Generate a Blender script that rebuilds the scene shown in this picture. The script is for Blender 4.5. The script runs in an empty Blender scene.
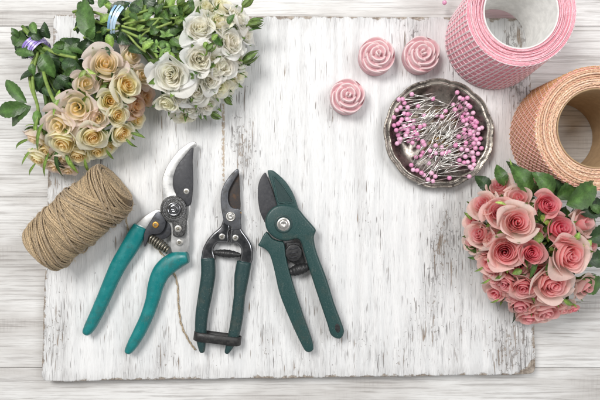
import bpy, bmesh, math, random
from mathutils import Vector, Matrix, Quaternion
random.seed(11)
PI = math.pi
S = 0.001                      # everything below is written in millimetres
D = 560.0                      # camera height above the board
C = bpy.context.scene.collection
R = random.uniform

def P(px, py, z=0.0):          # photo position -> point on the plane at height z (mm)
    k = (D - z) / D
    return Vector(((px - 300) * k, (200 - py) * k, z))

# ------------------------------------------------------------------ objects
def setp(o, label=None, cat=None, group=None, kind=None):
    if label: o['label'] = label
    if cat: o['category'] = cat
    if group: o['group'] = group
    if kind: o['kind'] = kind
    return o

def thing(name, loc, label, cat, group=None):
    o = bpy.data.objects.new(name, None); C.objects.link(o)
    o.location = Vector(loc) * S
    o.empty_display_size = 0.01
    return setp(o, label, cat, group)

def wloc(o):
    v = Vector((0, 0, 0))
    while o: v = v + o.location; o = o.parent
    return v

class MB:
    def __init__(s): s.v = []; s.f = []; s.c = []; s.uv = []
    def add(s, vs, fs, col=None, uv=None):
        n = len(s.v)
        s.v += [Vector(v) for v in vs]
        s.f += [tuple(i + n for i in f) for f in fs]
        if col is None: col = (1, 1, 1)
        if len(col) == 3 and not hasattr(col[0], '__len__'): s.c += [tuple(col)] * len(vs)
        else: s.c += [tuple(c) for c in col]
        s.uv += list(uv) if uv else [(0, 0)] * len(vs)
    def build(s, name, mat, parent=None, smooth=True):
        me = bpy.data.meshes.new(name)
        off = wloc(parent) if parent else Vector((0, 0, 0))
        me.from_pydata([v * S - off for v in s.v], [], s.f)
        a = me.color_attributes.new('Col', 'FLOAT_COLOR', 'POINT')
        for i, c in enumerate(s.c): a.data[i].color = (c[0], c[1], c[2], 1)
        ul = me.uv_layers.new(name='UVMap')
        for l in me.loops: ul.data[l.index].uv = s.uv[l.vertex_index]
        if smooth:
            for p in me.polygons: p.use_smooth = True
        me.materials.append(mat)
        o = bpy.data.objects.new(name, me); C.objects.link(o)
        o.parent = parent
        return o

def catmull(pts, n=6, closed=False):
    pts = [Vector(p) for p in pts]; out = []; m = len(pts)
    rng = m if closed else m - 1
    for i in range(rng):
        if closed: p0, p1, p2, p3 = pts[i-1], pts[i], pts[(i+1) % m], pts[(i+2) % m]
        else: p0, p1, p2, p3 = pts[max(i-1, 0)], pts[i], pts[i+1], pts[min(i+2, m-1)]
        for k in range(n):
            t = k / n
            out.append(0.5 * ((2*p1) + (p2-p0)*t + (2*p0-5*p1+4*p2-p3)*t*t + (3*p1-p0-3*p2+p3)*t**3))
    if not closed: out.append(pts[-1])
    return out

def lerpl(vals, t):
    x = t * (len(vals) - 1); i = min(int(x), len(vals) - 2); return vals[i] + (vals[i+1] - vals[i]) * (x - i)

def tube(mb, pts, r, n=6, col=(1, 1, 1), cap=True):
    pts = [Vector(p) for p in pts]; m = len(pts)
    T = []
    for i in range(m):
        t = pts[min(i+1, m-1)] - pts[max(i-1, 0)]
        T.append(t.normalized() if t.length > 1e-9 else Vector((0, 0, 1)))
    nrm = T[0].orthogonal().normalized(); vs = []; cols = []
    for i in range(m):
        nrm = (nrm - T[i] * nrm.dot(T[i]))
        nrm = nrm.normalized() if nrm.length > 1e-6 else T[i].orthogonal().normalized()
        b = T[i].cross(nrm)
        rr = r(i / (m-1)) if callable(r) else r
        for k in range(n):
            a = 2*PI*k/n
            vs.append(pts[i] + (nrm*math.cos(a) + b*math.sin(a)) * rr)
    fs = [(i*n+k, i*n+(k+1) % n, (i+1)*n+(k+1) % n, (i+1)*n+k) for i in range(m-1) for k in range(n)]
    if cap: fs += [tuple(reversed(range(n))), tuple((m-1)*n+k for k in range(n))]
    mb.add(vs, fs, col)

def sweep(mb, cl, half, zc, zh, n=16, expo=2.4, sub=6, col=(1, 1, 1)):
    """rounded flat grip: cl px centre line, half widths (mm), centre height, half height"""
    pts = catmull([P(x, y, zc) for x, y in cl], sub); m = len(pts); vs = []
    for i, p in enumerate(pts):
        t = (pts[min(i+1, m-1)] - pts[max(i-1, 0)]); t.z = 0; t.normalize()
        nn = Vector((-t.y, t.x, 0)); w = lerpl(half, i/(m-1)); h = zh if not callable(zh) else zh(i/(m-1))
        for k in range(n):
            a = 2*PI*k/n; ca, sa = math.cos(a), math.sin(a)
            vs.append(p + nn * w * math.copysign(abs(ca)**(2/expo), ca) + Vector((0, 0, h * math.copysign(abs(sa)**(2/expo), sa))))
    fs = [(i*n+k, i*n+(k+1) % n, (i+1)*n+(k+1) % n, (i+1)*n+k) for i in range(m-1) for k in range(n)]
    base = len(vs)
    # rounded ends
    for (i0, d) in ((0, -1), (m-1, 1)):
        t = (pts[min(i0+1, m-1)] - pts[max(i0-1, 0)]).normalized()
        prev = [i0*n+k for k in range(n)]; w = half[0] if d < 0 else half[-1]
        for s_, o_ in (((0.93, 0.10), (0.5, 0.16)) if d < 0 else ((0.8, 0.4), (0.45, 0.62))):
            ring = []
            for k in range(n):
                v = pts[i0] + (vs[i0*n+k] - pts[i0]) * s_ + t * d * w * o_
                ring.append(len(vs)); vs.append(v)
            for k in range(n):
                q = (prev[k], prev[(k+1) % n], ring[(k+1) % n], ring[k])
                fs.append(q if d > 0 else tuple(reversed(q)))
            prev = ring
        fs.append(tuple(prev) if d > 0 else tuple(reversed(prev)))
    mb.add(vs, fs, col)

def prism(name, px, z0, z1, mat, parent, bevel=0.6, spline=0, seg=3, holes=None):
    pts = [P(x, y, z1) for x, y in px]
    if spline: pts = catmull(pts, spline, closed=True)
    bm = bmesh.new()
    ar = sum(pts[i].x*pts[(i+1) % len(pts)].y - pts[(i+1) % len(pts)].x*pts[i].y for i in range(len(pts)))
    if ar < 0: pts.reverse()
    off = wloc(parent) if parent else Vector((0, 0, 0))
    top = [bm.verts.new(Vector((p.x, p.y, z1)) * S - off) for p in pts]
    bot = [bm.verts.new(Vector((p.x, p.y, z0)) * S - off) for p in pts]
    bm.faces.new(top); bm.faces.new(list(reversed(bot)))
    n = len(pts)
    for i in range(n): bm.faces.new((bot[i], bot[(i+1) % n], top[(i+1) % n], top[i]))
    bm.normal_update()
    te = [e for e in bm.edges if e.verts[0] in top and e.verts[1] in top]
    if bevel: bmesh.ops.bevel(bm, geom=te, offset=bevel*S, segments=seg, profile=0.5, affect='EDGES', clamp_overlap=True)
    bmesh.ops.triangulate(bm, faces=[f for f in bm.faces if len(f.verts) > 4])
    me = bpy.data.meshes.new(name); bm.to_mesh(me); bm.free()
    for p in me.polygons: p.use_smooth = True
    me.materials.append(mat)
    try: me.set_sharp_from_angle(angle=math.radians(35))
    except Exception: pass
    o = bpy.data.objects.new(name, me); C.objects.link(o); o.parent = parent
    return o

def lathe(mb, c, prof, n=48, col=(1, 1, 1), axis=None):
    c = Vector(c); vs = []
    q = Vector((0, 0, 1)).rotation_difference(axis) if axis else Quaternion()
    for r, z in prof:
        for k in range(n):
            a = 2*PI*k/n; vs.append(c + q @ Vector((r*math.cos(a), r*math.sin(a), z)))
    fs = [(i*n+k, i*n+(k+1) % n, (i+1)*n+(k+1) % n, (i+1)*n+k) for i in range(len(prof)-1) for k in range(n)]
    mb.add(vs, fs, col)

def disc_prof(r, z0, z1, b=0.5): return [(r, z0), (r, z1-b), (r-b*.4, z1-b*.3), (r-b, z1), (r*0.5, z1), (0.001, z1)]

# ------------------------------------------------------------------ materials
class NT:
    def __init__(s, name):
        s.m = bpy.data.materials.new(name); s.m.use_nodes = True; s.t = s.m.node_tree
        s.b = s.t.nodes['Principled BSDF']
    def n(s, typ, **kw):
        nd = s.t.nodes.new(typ)
        for k, v in kw.items():
            if hasattr(nd, k): setattr(nd, k, v)
        return nd
    def l(s, a, b): s.t.links.new(a, b)
    def obj(s): return s.n('ShaderNodeTexCoord').outputs['Object']
    def uv(s): return s.n('ShaderNodeTexCoord').outputs['UV']
    def mapv(s, vec, sc, loc=(0, 0, 0), rot=(0, 0, 0)):
        mp = s.n('ShaderNodeMapping'); s.l(vec, mp.inputs[0]); mp.inputs['Scale'].default_value = sc
        mp.inputs['Location'].default_value = loc; mp.inputs['Rotation'].default_value = rot; return mp.outputs[0]
    def noise(s, vec, sc=1.0, det=2.0, rough=0.5, dist=0.0):
        nd = s.n('ShaderNodeTexNoise'); s.l(vec, nd.inputs['Vector']); nd.inputs['Scale'].default_value = sc
        nd.inputs['Detail'].default_value = det; nd.inputs['Roughness'].default_value = rough
        nd.inputs['Distortion'].default_value = dist; return nd.outputs['Fac']
    def rng(s, v, a, b, c=0.0, d=1.0, smooth=True):
        nd = s.n('ShaderNodeMapRange'); nd.interpolation_type = 'SMOOTHSTEP' if smooth else 'LINEAR'
        s.l(v, nd.inputs['Value'])
        for i, x in zip(('From Min', 'From Max', 'To Min', 'To Max'), (a, b, c, d)): nd.inputs[i].default_value = x
        return nd.outputs[0]
    def math(s, op, a, b=None, clamp=False):
        nd = s.n('ShaderNodeMath'); nd.operation = op; nd.use_clamp = clamp
        for i, x in enumerate((a, b)):
            if x is None: continue
            if isinstance(x, (int, float)): nd.inputs[i].default_value = x
            else: s.l(x, nd.inputs[i])
        return nd.outputs[0]
    def mix(s, f, a, b, blend='MIX'):
        nd = s.n('ShaderNodeMix'); nd.data_type = 'RGBA'; nd.blend_type = blend
        for i, x in ((0, f), (6, a), (7, b)):
            if isinstance(x, (int, float)): nd.inputs[i].default_value = x
            elif isinstance(x, tuple): nd.inputs[i].default_value = (x[0], x[1], x[2], 1)
            else: s.l(x, nd.inputs[i])
        return nd.outputs[2]
    def attr(s, name='Col'):
        nd = s.n('ShaderNodeAttribute'); nd.attribute_name = name; return nd.outputs['Color']
    def bump(s, h, dist=0.001, st=1.0):
        nd = s.n('ShaderNodeBump'); s.l(h, nd.inputs['Height']); nd.inputs['Distance'].default_value = dist
        nd.inputs['Strength'].default_value = st; s.l(nd.outputs[0], s.b.inputs['Normal'])
    def base(s, c):
        if isinstance(c, tuple): s.b.inputs['Base Color'].default_value = (c[0], c[1], c[2], 1)
        else: s.l(c, s.b.inputs['Base Color'])
    def set(s, **kw):
        for k, v in kw.items():
            k = k.replace('_', ' ')
            if isinstance(v, (int, float)): s.b.inputs[k].default_value = v
            elif isinstance(v, tuple): s.b.inputs[k].default_value = v
            else: s.l(v, s.b.inputs[k])

def mat_worn(name, col, col2, rough=0.5, metal=0.0, sc=300, bump=0.0, thr=(0.45, 0.7), spec=0.5, soil=0.0):
    t = NT(name); o = t.obj(); f = t.noise(o, sc, 5, 0.65); f2 = t.noise(o, sc*5, 3, 0.6)
    k = t.rng(f, thr[0], thr[1]); c = t.mix(k, col, col2)
    c = t.mix(t.rng(f2, 0.3, 0.7, 0.0, 0.25), c, col2)
    if soil:
        d = t.noise(o, 55, 6, 0.75); k = t.noise(t.mapv(o, (1, 1, 1), (3, 1, 0), (0, 0, .6)), 900, 2, .6); sr = t.noise(t.mapv(o, (900, 60, 60), (0, 0, 0), (0, 0, .5)), 1, 3, .7)
        c = t.mix(t.math('MULTIPLY', t.rng(d, .50, .68), soil), c, (.07, .075, .06))
        c = t.mix(t.math('MULTIPLY', t.rng(k, .66, .74), soil*.9), c, (.42, .43, .40))
        c = t.mix(t.math('MULTIPLY', t.math('MULTIPLY', t.rng(sr, .62, .70), t.rng(d, .45, .6)), soil*.8), c, (.30, .34, .32))
    t.base(c)
    t.set(Roughness=t.rng(f, 0.3, 0.7, max(rough-.1, .05), min(rough+.15, 1)), Metallic=metal, Specular_IOR_Level=spec)
    if bump: t.bump(f2, bump)
    return t.m

def mat_attr(name, rough=0.5, sss=0.0, sssr=(0.003, 0.0015, 0.001), nz=(0.85, 1.1), sc=400, bump=0.0, spec=0.4, trans=0.0, sheen=0.0):
    t = NT(name); o = t.obj(); f = t.noise(o, sc, 3, 0.6)
    g = t.rng(f, 0.3, 0.7, nz[0], nz[1]); cc = t.n('ShaderNodeCombineColor')
    for i in range(3): t.l(g, cc.inputs[i])
    c = t.mix(1.0, t.attr(), cc.outputs[0], 'MULTIPLY'); t.base(c)
    t.set(Roughness=rough, Specular_IOR_Level=spec)
    if sss: t.set(Subsurface_Weight=sss, Subsurface_Radius=sssr, Subsurface_Scale=1.0)
    if sheen: t.set(Sheen_Weight=sheen)
    if bump: t.bump(f, bump)
    if trans:
        out = t.t.nodes['Material Output']; tr = t.n('ShaderNodeBsdfTranslucent'); t.l(c, tr.inputs[0])
        mx = t.n('ShaderNodeMixShader'); mx.inputs[0].default_value = trans
        t.l(t.b.outputs[0], mx.inputs[1]); t.l(tr.outputs[0], mx.inputs[2]); t.l(mx.outputs[0], out.inputs[0])
    return t.m

# corners of the board in the photo
BQ = [(53, 14), (530.5, 18), (536, 375), (41, 382)]

def mat_board():
    t = NT('peeling white paint on wood'); o = t.obj()
    # slight waviness so that the grain is not ruler straight
    wob = t.noise(t.mapv(o, (14, 5, 1)), 1, 2); 
    sx = t.n('ShaderNodeSeparateXYZ'); t.l(o, sx.inputs[0])
    x = t.math('ADD', sx.outputs[0], t.math('MULTIPLY', t.math('SUBTRACT', wob, 0.5), 0.006))
    cb = t.n('ShaderNodeCombineXYZ'); t.l(x, cb.inputs[0]); t.l(sx.outputs[1], cb.inputs[1]); w = cb.outputs[0]
    def blob(px, py, rx, ry):
        p = P(px, py); sb = t.n('ShaderNodeVectorMath'); sb.operation = 'SUBTRACT'; t.l(o, sb.inputs[0]); sb.inputs[1].default_value = p * S
        mu = t.n('ShaderNodeVectorMath'); mu.operation = 'MULTIPLY'; t.l(sb.outputs[0], mu.inputs[0]); mu.inputs[1].default_value = (1000/rx, 1000/ry, 0)
        ln = t.n('ShaderNodeVectorMath'); ln.operation = 'LENGTH'; t.l(mu.outputs[0], ln.inputs[0]); return t.rng(ln.outputs['Value'], 0.15, 1.0, 1, 0)
    dens = t.noise(t.mapv(o, (16, 6, 1), (3.1, 1.7, 0)), 1, 4, 0.6)
    dens2 = t.noise(t.mapv(o, (40, 14, 1), (7, 2, 0)), 1, 3, 0.6)
    wear = None
    for q in ((458, 250, 55, 120, .10), (410, 310, 80, 90, .05), (508, 340, 45, 45, .16), (240, 140, 26, 75, .15), (78, 190, 60, 50, .10), (52, 300, 22, 120, .12), (520, 60, 24, 70, .17), (250, 60, 18, 60, .10), (300, 350, 120, 40, .05), (220, 330, 30, 60, .05), (410, 215, 60, 50, -.05), (340, 180, 60, 150, -.05), (300, 40, 70, 40, -.03)):
        k = t.math('MULTIPLY', blob(*q[:4]), q[4]); wear = k if wear is None else t.math('ADD', wear, k)
    dm = t.math('ADD', t.math('ADD', t.math('MULTIPLY', dens, 0.55), t.math('MULTIPLY', dens2, 0.45)), wear)
    # long open pores
    d1 = t.noise(t.mapv(w, (540, 34, 1)), 1, 2, 0.5)
    d2 = t.noise(t.mapv(w, (1000, 42, 1), (5, 9, 0)), 1, 2, 0.5)
    d3 = t.noise(t.mapv(w, (420, 260, 1), (1, 3, 0)), 1, 3, 0.6)
    th = t.rng(dm, 0.42, 0.72, 0.12, -0.05, False)
    m1 = t.rng(t.math('SUBTRACT', d1, th), 0.60, 0.665)
    m2 = t.rng(t.math('SUBTRACT', d2, t.rng(dm, 0.42, 0.72, 0.075, -0.06, False)), 0.56, 0.70)
    fine = t.noise(t.mapv(w, (1900, 95, 1)), 1, 4, 0.65)
    m3 = t.rng(fine, 0.46, 0.72, 0, 1)
    # chipped flakes and specks
    fl = t.noise(t.mapv(o, (330, 210, 1)), 1, 4, 0.65)
    flm = t.rng(t.math('ADD', fl, t.math('MULTIPLY', t.math('SUBTRACT', dm, 0.5), 0.7)), 0.69, 0.73)
    # one long crack showing bare wood under the white roses
    cx_ = t.math('ABSOLUTE', t.math('SUBTRACT', t.math('ADD', x, t.math('MULTIPLY', t.math('SUBTRACT', d3, .5), .003)), (224-300)*S))
    crk = t.math('MULTIPLY', t.rng(cx_, 0.0004, 0.0022, 1, 0), t.math('MULTIPLY', blob(224, 142, 14, 62), t.rng(d3, .38, .56)))
    crk = t.rng(crk, .12, .45)
    # distance from the four edges
    Q = [P(*q) for q in BQ]; dist = None
    for i in range(4):
        a, b = Q[i], Q[(i+1) % 4]; e = (b - a); nrm = Vector((e.y, -e.x, 0)).normalized()   # inward for clockwise
        vm = t.n('ShaderNodeVectorMath'); vm.operation = 'DOT_PRODUCT'; t.l(o, vm.inputs[0]); vm.inputs[1].default_value = nrm
        dd = t.math('SUBTRACT', vm.outputs['Value'], nrm.dot(a) * S)
        dist = dd if dist is None else t.math('MINIMUM', dist, dd)
    en = t.noise(o, 75, 5, 0.7)
    em = t.rng(t.math('SUBTRACT', dist, t.math('MULTIPLY', t.math('SUBTRACT', t.math('ADD', en, t.math('MULTIPLY', blob(530, 372, 16, 16), .35)), 0.47), 0.022)), -0.0005, 0.0014, 1, 0)
    egrey = t.rng(t.math('SUBTRACT', dist, t.math('MULTIPLY', t.math('SUBTRACT', dens2, 0.45), 0.05)), 0.0, 0.012, 0.40, 0)
    worn = t.math('MAXIMUM', t.rng(dm, 0.5, 0.74, 0, 0.72), egrey)
    tone = t.noise(t.mapv(w, (150, 9, 1)), 1, 4, 0.65)
    c = t.mix(t.rng(tone, 0.35, 0.65), (0.84, 0.84, 0.84), (0.73, 0.735, 0.74))
    strk = t.noise(t.mapv(w, (60, 3.2, 1), (2, 5, 0)), 1, 4, 0.6)
    c = t.mix(t.math('MULTIPLY', t.rng(strk, .50, .68), t.rng(fine, .3, .6, .12, .46)), c, (0.50, 0.49, 0.485))
    c = t.mix(t.math('MULTIPLY', worn, t.rng(fine, 0.3, 0.62)), c, (0.44, 0.43, 0.425))
    c = t.mix(t.math('MULTIPLY', m3, t.rng(dm, .35, .65, .22, .42)), c, (0.40, 0.39, 0.385))
    brown = t.mix(t.rng(t.noise(t.mapv(o, (60, 20, 1)), 1, 2), 0.4, 0.6), (0.22, 0.205, 0.20), (0.29, 0.215, 0.155))
    c = t.mix(t.math('MULTIPLY', m1, t.rng(d2, .3, .6, .62, .95)), c, brown)
    c = t.mix(t.math('MULTIPLY', m2, 0.42), c, (0.30, 0.29, 0.285))
    c = t.mix(t.math('MULTIPLY', flm, 0.6), c, brown)
    c = t.mix(t.math('MULTIPLY', crk, 0.8), c, (0.42, 0.32, 0.22))
    wood = t.mix(t.rng(t.noise(o, 260, 4, 0.7), 0.35, 0.65), (0.16, 0.115, 0.08), (0.42, 0.35, 0.28))
    c = t.mix(t.math('MULTIPLY', em, 0.85), c, wood)
    t.base(c); t.set(Roughness=0.6, Specular_IOR_Level=0.3)
    h = t.math('SUBTRACT', 1.0, t.math('ADD', t.math('MULTIPLY', m1, 0.8), t.math('ADD', t.math('MULTIPLY', m2, 0.5), t.math('MULTIPLY', fine, 0.35))))
    h = t.math('SUBTRACT', h, t.math('ADD', t.math('MULTIPLY', em, 0.6), t.math('MULTIPLY', flm, 0.6)))
    t.bump(h, 0.0006, 0.8)
    return t.m

def mat_table():
    t = NT('whitewashed table planks'); o = t.obj()
    off = t.attr(); sp = t.n('ShaderNodeSeparateColor'); t.l(off, sp.inputs[0])
    sh = t.n('ShaderNodeVectorMath'); sh.operation = 'ADD'; t.l(o, sh.inputs[0])
    cb = t.n('ShaderNodeCombineXYZ'); t.l(sp.outputs[0], cb.inputs[0]); t.l(sp.outputs[1], cb.inputs[2]); t.l(cb.outputs[0], sh.inputs[1])
    w = sh.outputs[0]
    big = t.noise(t.mapv(w, (6, 22, 3)), 1, 4, 0.6)
    grain = t.noise(t.mapv(w, (9, 330, 3)), 1, 5, 0.7, 0.3)
    fine = t.noise(t.mapv(w, (26, 900, 3)), 1, 4, 0.7)
    saw = t.n('ShaderNodeTexWave'); saw.bands_direction = 'X'; t.l(t.mapv(w, (1, .15, 1)), saw.inputs[0])
    saw.inputs['Scale'].default_value = 70; saw.inputs['Distortion'].default_value = 7; saw.inputs['Detail'].default_value = 3; saw.inputs['Detail Scale'].default_value = 3
    c = t.mix(t.rng(big, 0.38, 0.62, 0, 0.9), (0.79, 0.785, 0.775), (0.58, 0.56, 0.54))
    c = t.mix(t.math('MULTIPLY', t.rng(grain, 0.50, 0.66), 0.62), c, (0.40, 0.375, 0.36))
    c = t.mix(t.math('MULTIPLY', t.rng(fine, 0.50, 0.62), 0.45), c, (0.45, 0.43, 0.41))
    crk = t.noise(t.mapv(w, (7, 420, 3), (1, 4, 2)), 1, 2, .5)
    c = t.mix(t.math('MULTIPLY', t.rng(crk, .70, .74), .7), c, (0.22, 0.19, 0.17))
    patch = t.math('MULTIPLY', t.rng(big, 0.52, 0.66), t.rng(grain, 0.42, 0.65))
    c = t.mix(t.math('MULTIPLY', patch, 0.6), c, (0.36, 0.33, 0.31))
    sm = t.math('MULTIPLY', t.math('MULTIPLY', t.rng(saw.outputs['Fac'], 0.55, 0.95), t.rng(big, 0.54, 0.66)), 0.22)
    c = t.mix(sm, c, (0.36, 0.34, 0.33))
    t.base(c); t.set(Roughness=0.6, Specular_IOR_Level=0.3)
    t.bump(t.math('SUBTRACT', t.math('MULTIPLY', fine, -0.5), t.math('MULTIPLY', t.rng(grain, .5, .72), 0.8)), 0.0005, 0.6)
    return t.m

M = {}
M['board'] = mat_board(); M['table'] = mat_table()
M['teal'] = mat_worn('teal vinyl grip', (0.003, 0.175, 0.18), (0.008, 0.22, 0.222), 0.36, 0, 120, 0.00004, soil=.32)
M['green'] = mat_worn('dark green plastic', (0.017, 0.056, 0.055), (0.022, 0.066, 0.064), 0.38, 0, 900, 0.00002, soil=.3)
M['greenfoam'] = mat_worn('dark green dipped grip', (0.013, 0.045, 0.047), (0.020, 0.056, 0.056), 0.46, 0, 600, 0.00004, soil=.4)
M['white_metal'] = mat_worn('bright nickel steel', (0.66, 0.66, 0.655), (0.52, 0.52, 0.515), 0.32, 0.75, 60, 0.00001, (0.35, 0.75))
M['steel'] = mat_worn('grey polished steel', (0.33, 0.335, 0.35), (0.17, 0.17, 0.18), 0.16, 1.0, 90, 0.000008, (0.42, 0.7))
M['dark_steel'] = mat_worn('blued dark steel', (0.085, 0.088, 0.10), (0.05, 0.05, 0.052), 0.38, 0.7, 160, 0.00003)
M['hook_steel'] = mat_worn('grey scuffed steel', (0.13, 0.135, 0.15), (0.075, 0.075, 0.075), 0.4, 0.7, 160, 0.00003)
M['black_blade'] = mat_worn('black coated blade', (0.035, 0.036, 0.042), (0.055, 0.055, 0.06), 0.45, 0.2, 400, 0.00002)
M['rust'] = mat_worn('rusty blade', (0.035, 0.033, 0.034), (0.11, 0.066, 0.042), 0.55, 0.4, 140, 0.00006, (0.50, 0.74))
M['black'] = mat_worn('black plastic', (0.015, 0.015, 0.016), (0.03, 0.03, 0.032), 0.42, 0, 300)
M['leather'] = mat_worn('black leather strap', (0.013, 0.013, 0.014), (0.04, 0.038, 0.036), 0.5, 0, 300, 0.0001)
M['screw'] = mat_worn('screw steel', (0.70, 0.69, 0.66), (0.35, 0.33, 0.30), 0.3, 0.9, 500, 0)
M['brass'] = mat_worn('brass screw', (0.65, 0.36, 0.08), (0.4, 0.2, 0.05), 0.35, 0.8, 500, 0)
M['old_steel'] = mat_worn('tarnished spring steel', (0.30, 0.28, 0.23), (0.10, 0.09, 0.075), 0.35, 0.85, 300, 0.00003)
M['wax'] = mat_attr('pink wax', 0.55, 0.12, (0.004, 0.002, 0.0018), (0.95, 1.04), 250, 0.00004)
def mat_petal():
    t = NT('rose petal'); o = t.obj(); f = t.noise(o, 120, 4, 0.6); uv = t.uv()
    st = t.noise(t.mapv(uv, (16, 1.5, 1)), 1, 3, .6)
    sp = t.n('ShaderNodeSeparateXYZ'); t.l(uv, sp.inputs[0])
    g = t.math('MULTIPLY', t.rng(f, .3, .7, .955, 1.03), t.rng(st, .3, .7, .955, 1.03)); cc = t.n('ShaderNodeCombineColor')
    for i in range(3): t.l(g, cc.inputs[i])
    c = t.mix(1.0, t.attr(), cc.outputs[0], 'MULTIPLY')
    rim = t.math('MULTIPLY', t.rng(sp.outputs[1], .93, 1.0), t.rng(f, .54, .66))
    c = t.mix(t.math('MULTIPLY', rim, .35), c, (.55, .36, .2)); t.base(c)
    t.set(Roughness=.6, Specular_IOR_Level=.15); t.bump(t.math('ADD', t.math('MULTIPLY', st, .7), f), 0.0004, .5)
    out = t.t.nodes['Material Output']; tr = t.n('ShaderNodeBsdfTranslucent'); t.l(c, tr.inputs[0]); mx = t.n('ShaderNodeMixShader'); mx.inputs[0].default_value = .5
    t.l(t.b.outputs[0], mx.inputs[1]); t.l(tr.outputs[0], mx.inputs[2]); t.l(mx.outputs[0], out.inputs[0]); return t.m
M['petal'] = mat_petal()
def mat_leaf():
    t = NT('leaf'); o = t.obj(); f = t.noise(o, 90, 4, 0.6); f2 = t.noise(o, 700, 3, .6)
    sp = t.n('ShaderNodeSeparateXYZ'); t.l(t.uv(), sp.inputs[0]); u = sp.outputs[0]; ac = t.math('ABSOLUTE', sp.outputs[1])
    wv = t.math('ABSOLUTE', t.math('SINE', t.math('MULTIPLY', t.math('SUBTRACT', t.math('MULTIPLY', u, 7.5), t.math('MULTIPLY', ac, 1.3)), PI)))
    vein = t.math('MAXIMUM', t.math('MULTIPLY', t.rng(wv, 0.0, 0.22, 1, 0), .55), t.rng(ac, 0.03, 0.12, 1, 0))
    g = t.rng(f, 0.3, 0.7, 0.72, 1.3); g = t.math('MULTIPLY', g, t.rng(f2, .3, .7, .85, 1.15)); cc = t.n('ShaderNodeCombineColor')
    for i in range(3): t.l(g, cc.inputs[i])
    c = t.mix(1.0, t.attr(), cc.outputs[0], 'MULTIPLY'); c = t.mix(t.math('MULTIPLY', vein, .16), c, (0.13, 0.19, 0.06)); t.base(c)
    t.set(Roughness=t.rng(f, .3, .7, .34, .55), Specular_IOR_Level=.5)
    t.bump(t.math('ADD', t.math('MULTIPLY', wv, .5), f2), 0.00022, .6)
    out = t.t.nodes['Material Output']; tr = t.n('ShaderNodeBsdfTranslucent'); t.l(c, tr.inputs[0]); mx = t.n('ShaderNodeMixShader'); mx.inputs[0].default_value = .12
    t.l(t.b.outputs[0], mx.inputs[1]); t.l(tr.outputs[0], mx.inputs[2]); t.l(mx.outputs[0], out.inputs[0]); return t.m
M['leaf'] = mat_leaf()
M['stem'] = mat_attr('green stem', 0.5, 0.0, nz=(0.8, 1.2), sc=200, spec=0.4, trans=0.0)
M['twine'] = mat_attr('jute twine', 0.9, 0.0, nz=(0.5, 1.4), sc=1100, bump=0.0004, spec=0.1, sheen=0.2)
M['yarn'] = mat_attr('woven ribbon thread', 0.8, 0.0, nz=(0.8, 1.2), sc=1200, bump=0.0002, spec=0.15, sheen=0.15)
M['card'] = mat_attr('cardboard tube', 0.75, 0.0, nz=(0.9, 1.08), sc=150, spec=0.2)
M['pearl'] = mat_attr('pearly pin head', 0.22, 0.0, nz=(0.97, 1.03), sc=100, spec=0.6)
M['pinsteel'] = mat_worn('pin wire', (0.82, 0.80, 0.76), (0.6, 0.58, 0.55), 0.25, 0.9, 300, 0)
M['ribbon'] = mat_attr('satin ribbon', 0.3, 0.0, nz=(0.9, 1.1), sc=300, spec=0.6)

def mat_dish():
    t = NT('tarnished silver'); o = t.obj()
    a = t.noise(o, 55, 5, 0.6); b = t.noise(o, 260, 4, 0.7)
    at = t.attr(); sp = t.n('ShaderNodeSeparateColor'); t.l(at, sp.inputs[0])
    c = t.mix(t.rng(a, 0.40, 0.62), (0.30, 0.265, 0.235), (0.065, 0.056, 0.05))
    c = t.mix(t.rng(b, 0.45, 0.7, 0, 0.5), c, (0.10, 0.09, 0.08))
    c = t.mix(t.math('MULTIPLY', sp.outputs[1], t.rng(a, 0.45, 0.62, 0.0, .8)), c, (0.36, 0.21, 0.07))  # brassy reflection painted into the metal's colour
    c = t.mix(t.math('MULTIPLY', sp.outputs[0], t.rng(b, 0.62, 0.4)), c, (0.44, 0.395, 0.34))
    t.base(c); t.set(Metallic=0.9, Roughness=t.rng(b, 0.3, 0.7, 0.22, 0.45)); t.bump(b, 0.0001, 0.6)
    return t.m
M['dish'] = mat_dish()

# ------------------------------------------------------------------ setting
def build_table():
    mb = MB(); z1 = -14.0; z0 = -34.0
    seams_px = [-330, -148, 26, 197, 368, 545, 730]
    ys = [P(0, s, z1).y for s in seams_px]
    for i in range(len(ys)-1):
        yt, yb = ys[i]-0.18, ys[i+1]+0.18; x0, x1 = -650, 650; b = 0.8
        prof = [(yt, z0), (yt, z1-b), (yt-b*.3, z1-b*.3), (yt-b, z1), (yb+b, z1), (yb+b*.3, z1-b*.3), (yb, z1-b), (yb, z0)]
        vs = [(x, y, z) for x in (x0, x1) for y, z in prof]; n = len(prof)
        fs = [(k, k+1, n+k+1, n+k) for k in range(n-1)] + [tuple(reversed(range(n))), tuple(range(n, 2*n))]
        mb.add(vs, fs, (i*3.7, i*1.9, 0))
    mb.add([(-650, ys[0], z0), (650, ys[0], z0), (650, ys[-1], z0), (-650, ys[-1], z0)], [(0, 3, 2, 1)], (0, 0, 0))
    o = mb.build('table', M['table'], None, smooth=False); o['kind'] = 'structure'
    return o
build_table()

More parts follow.
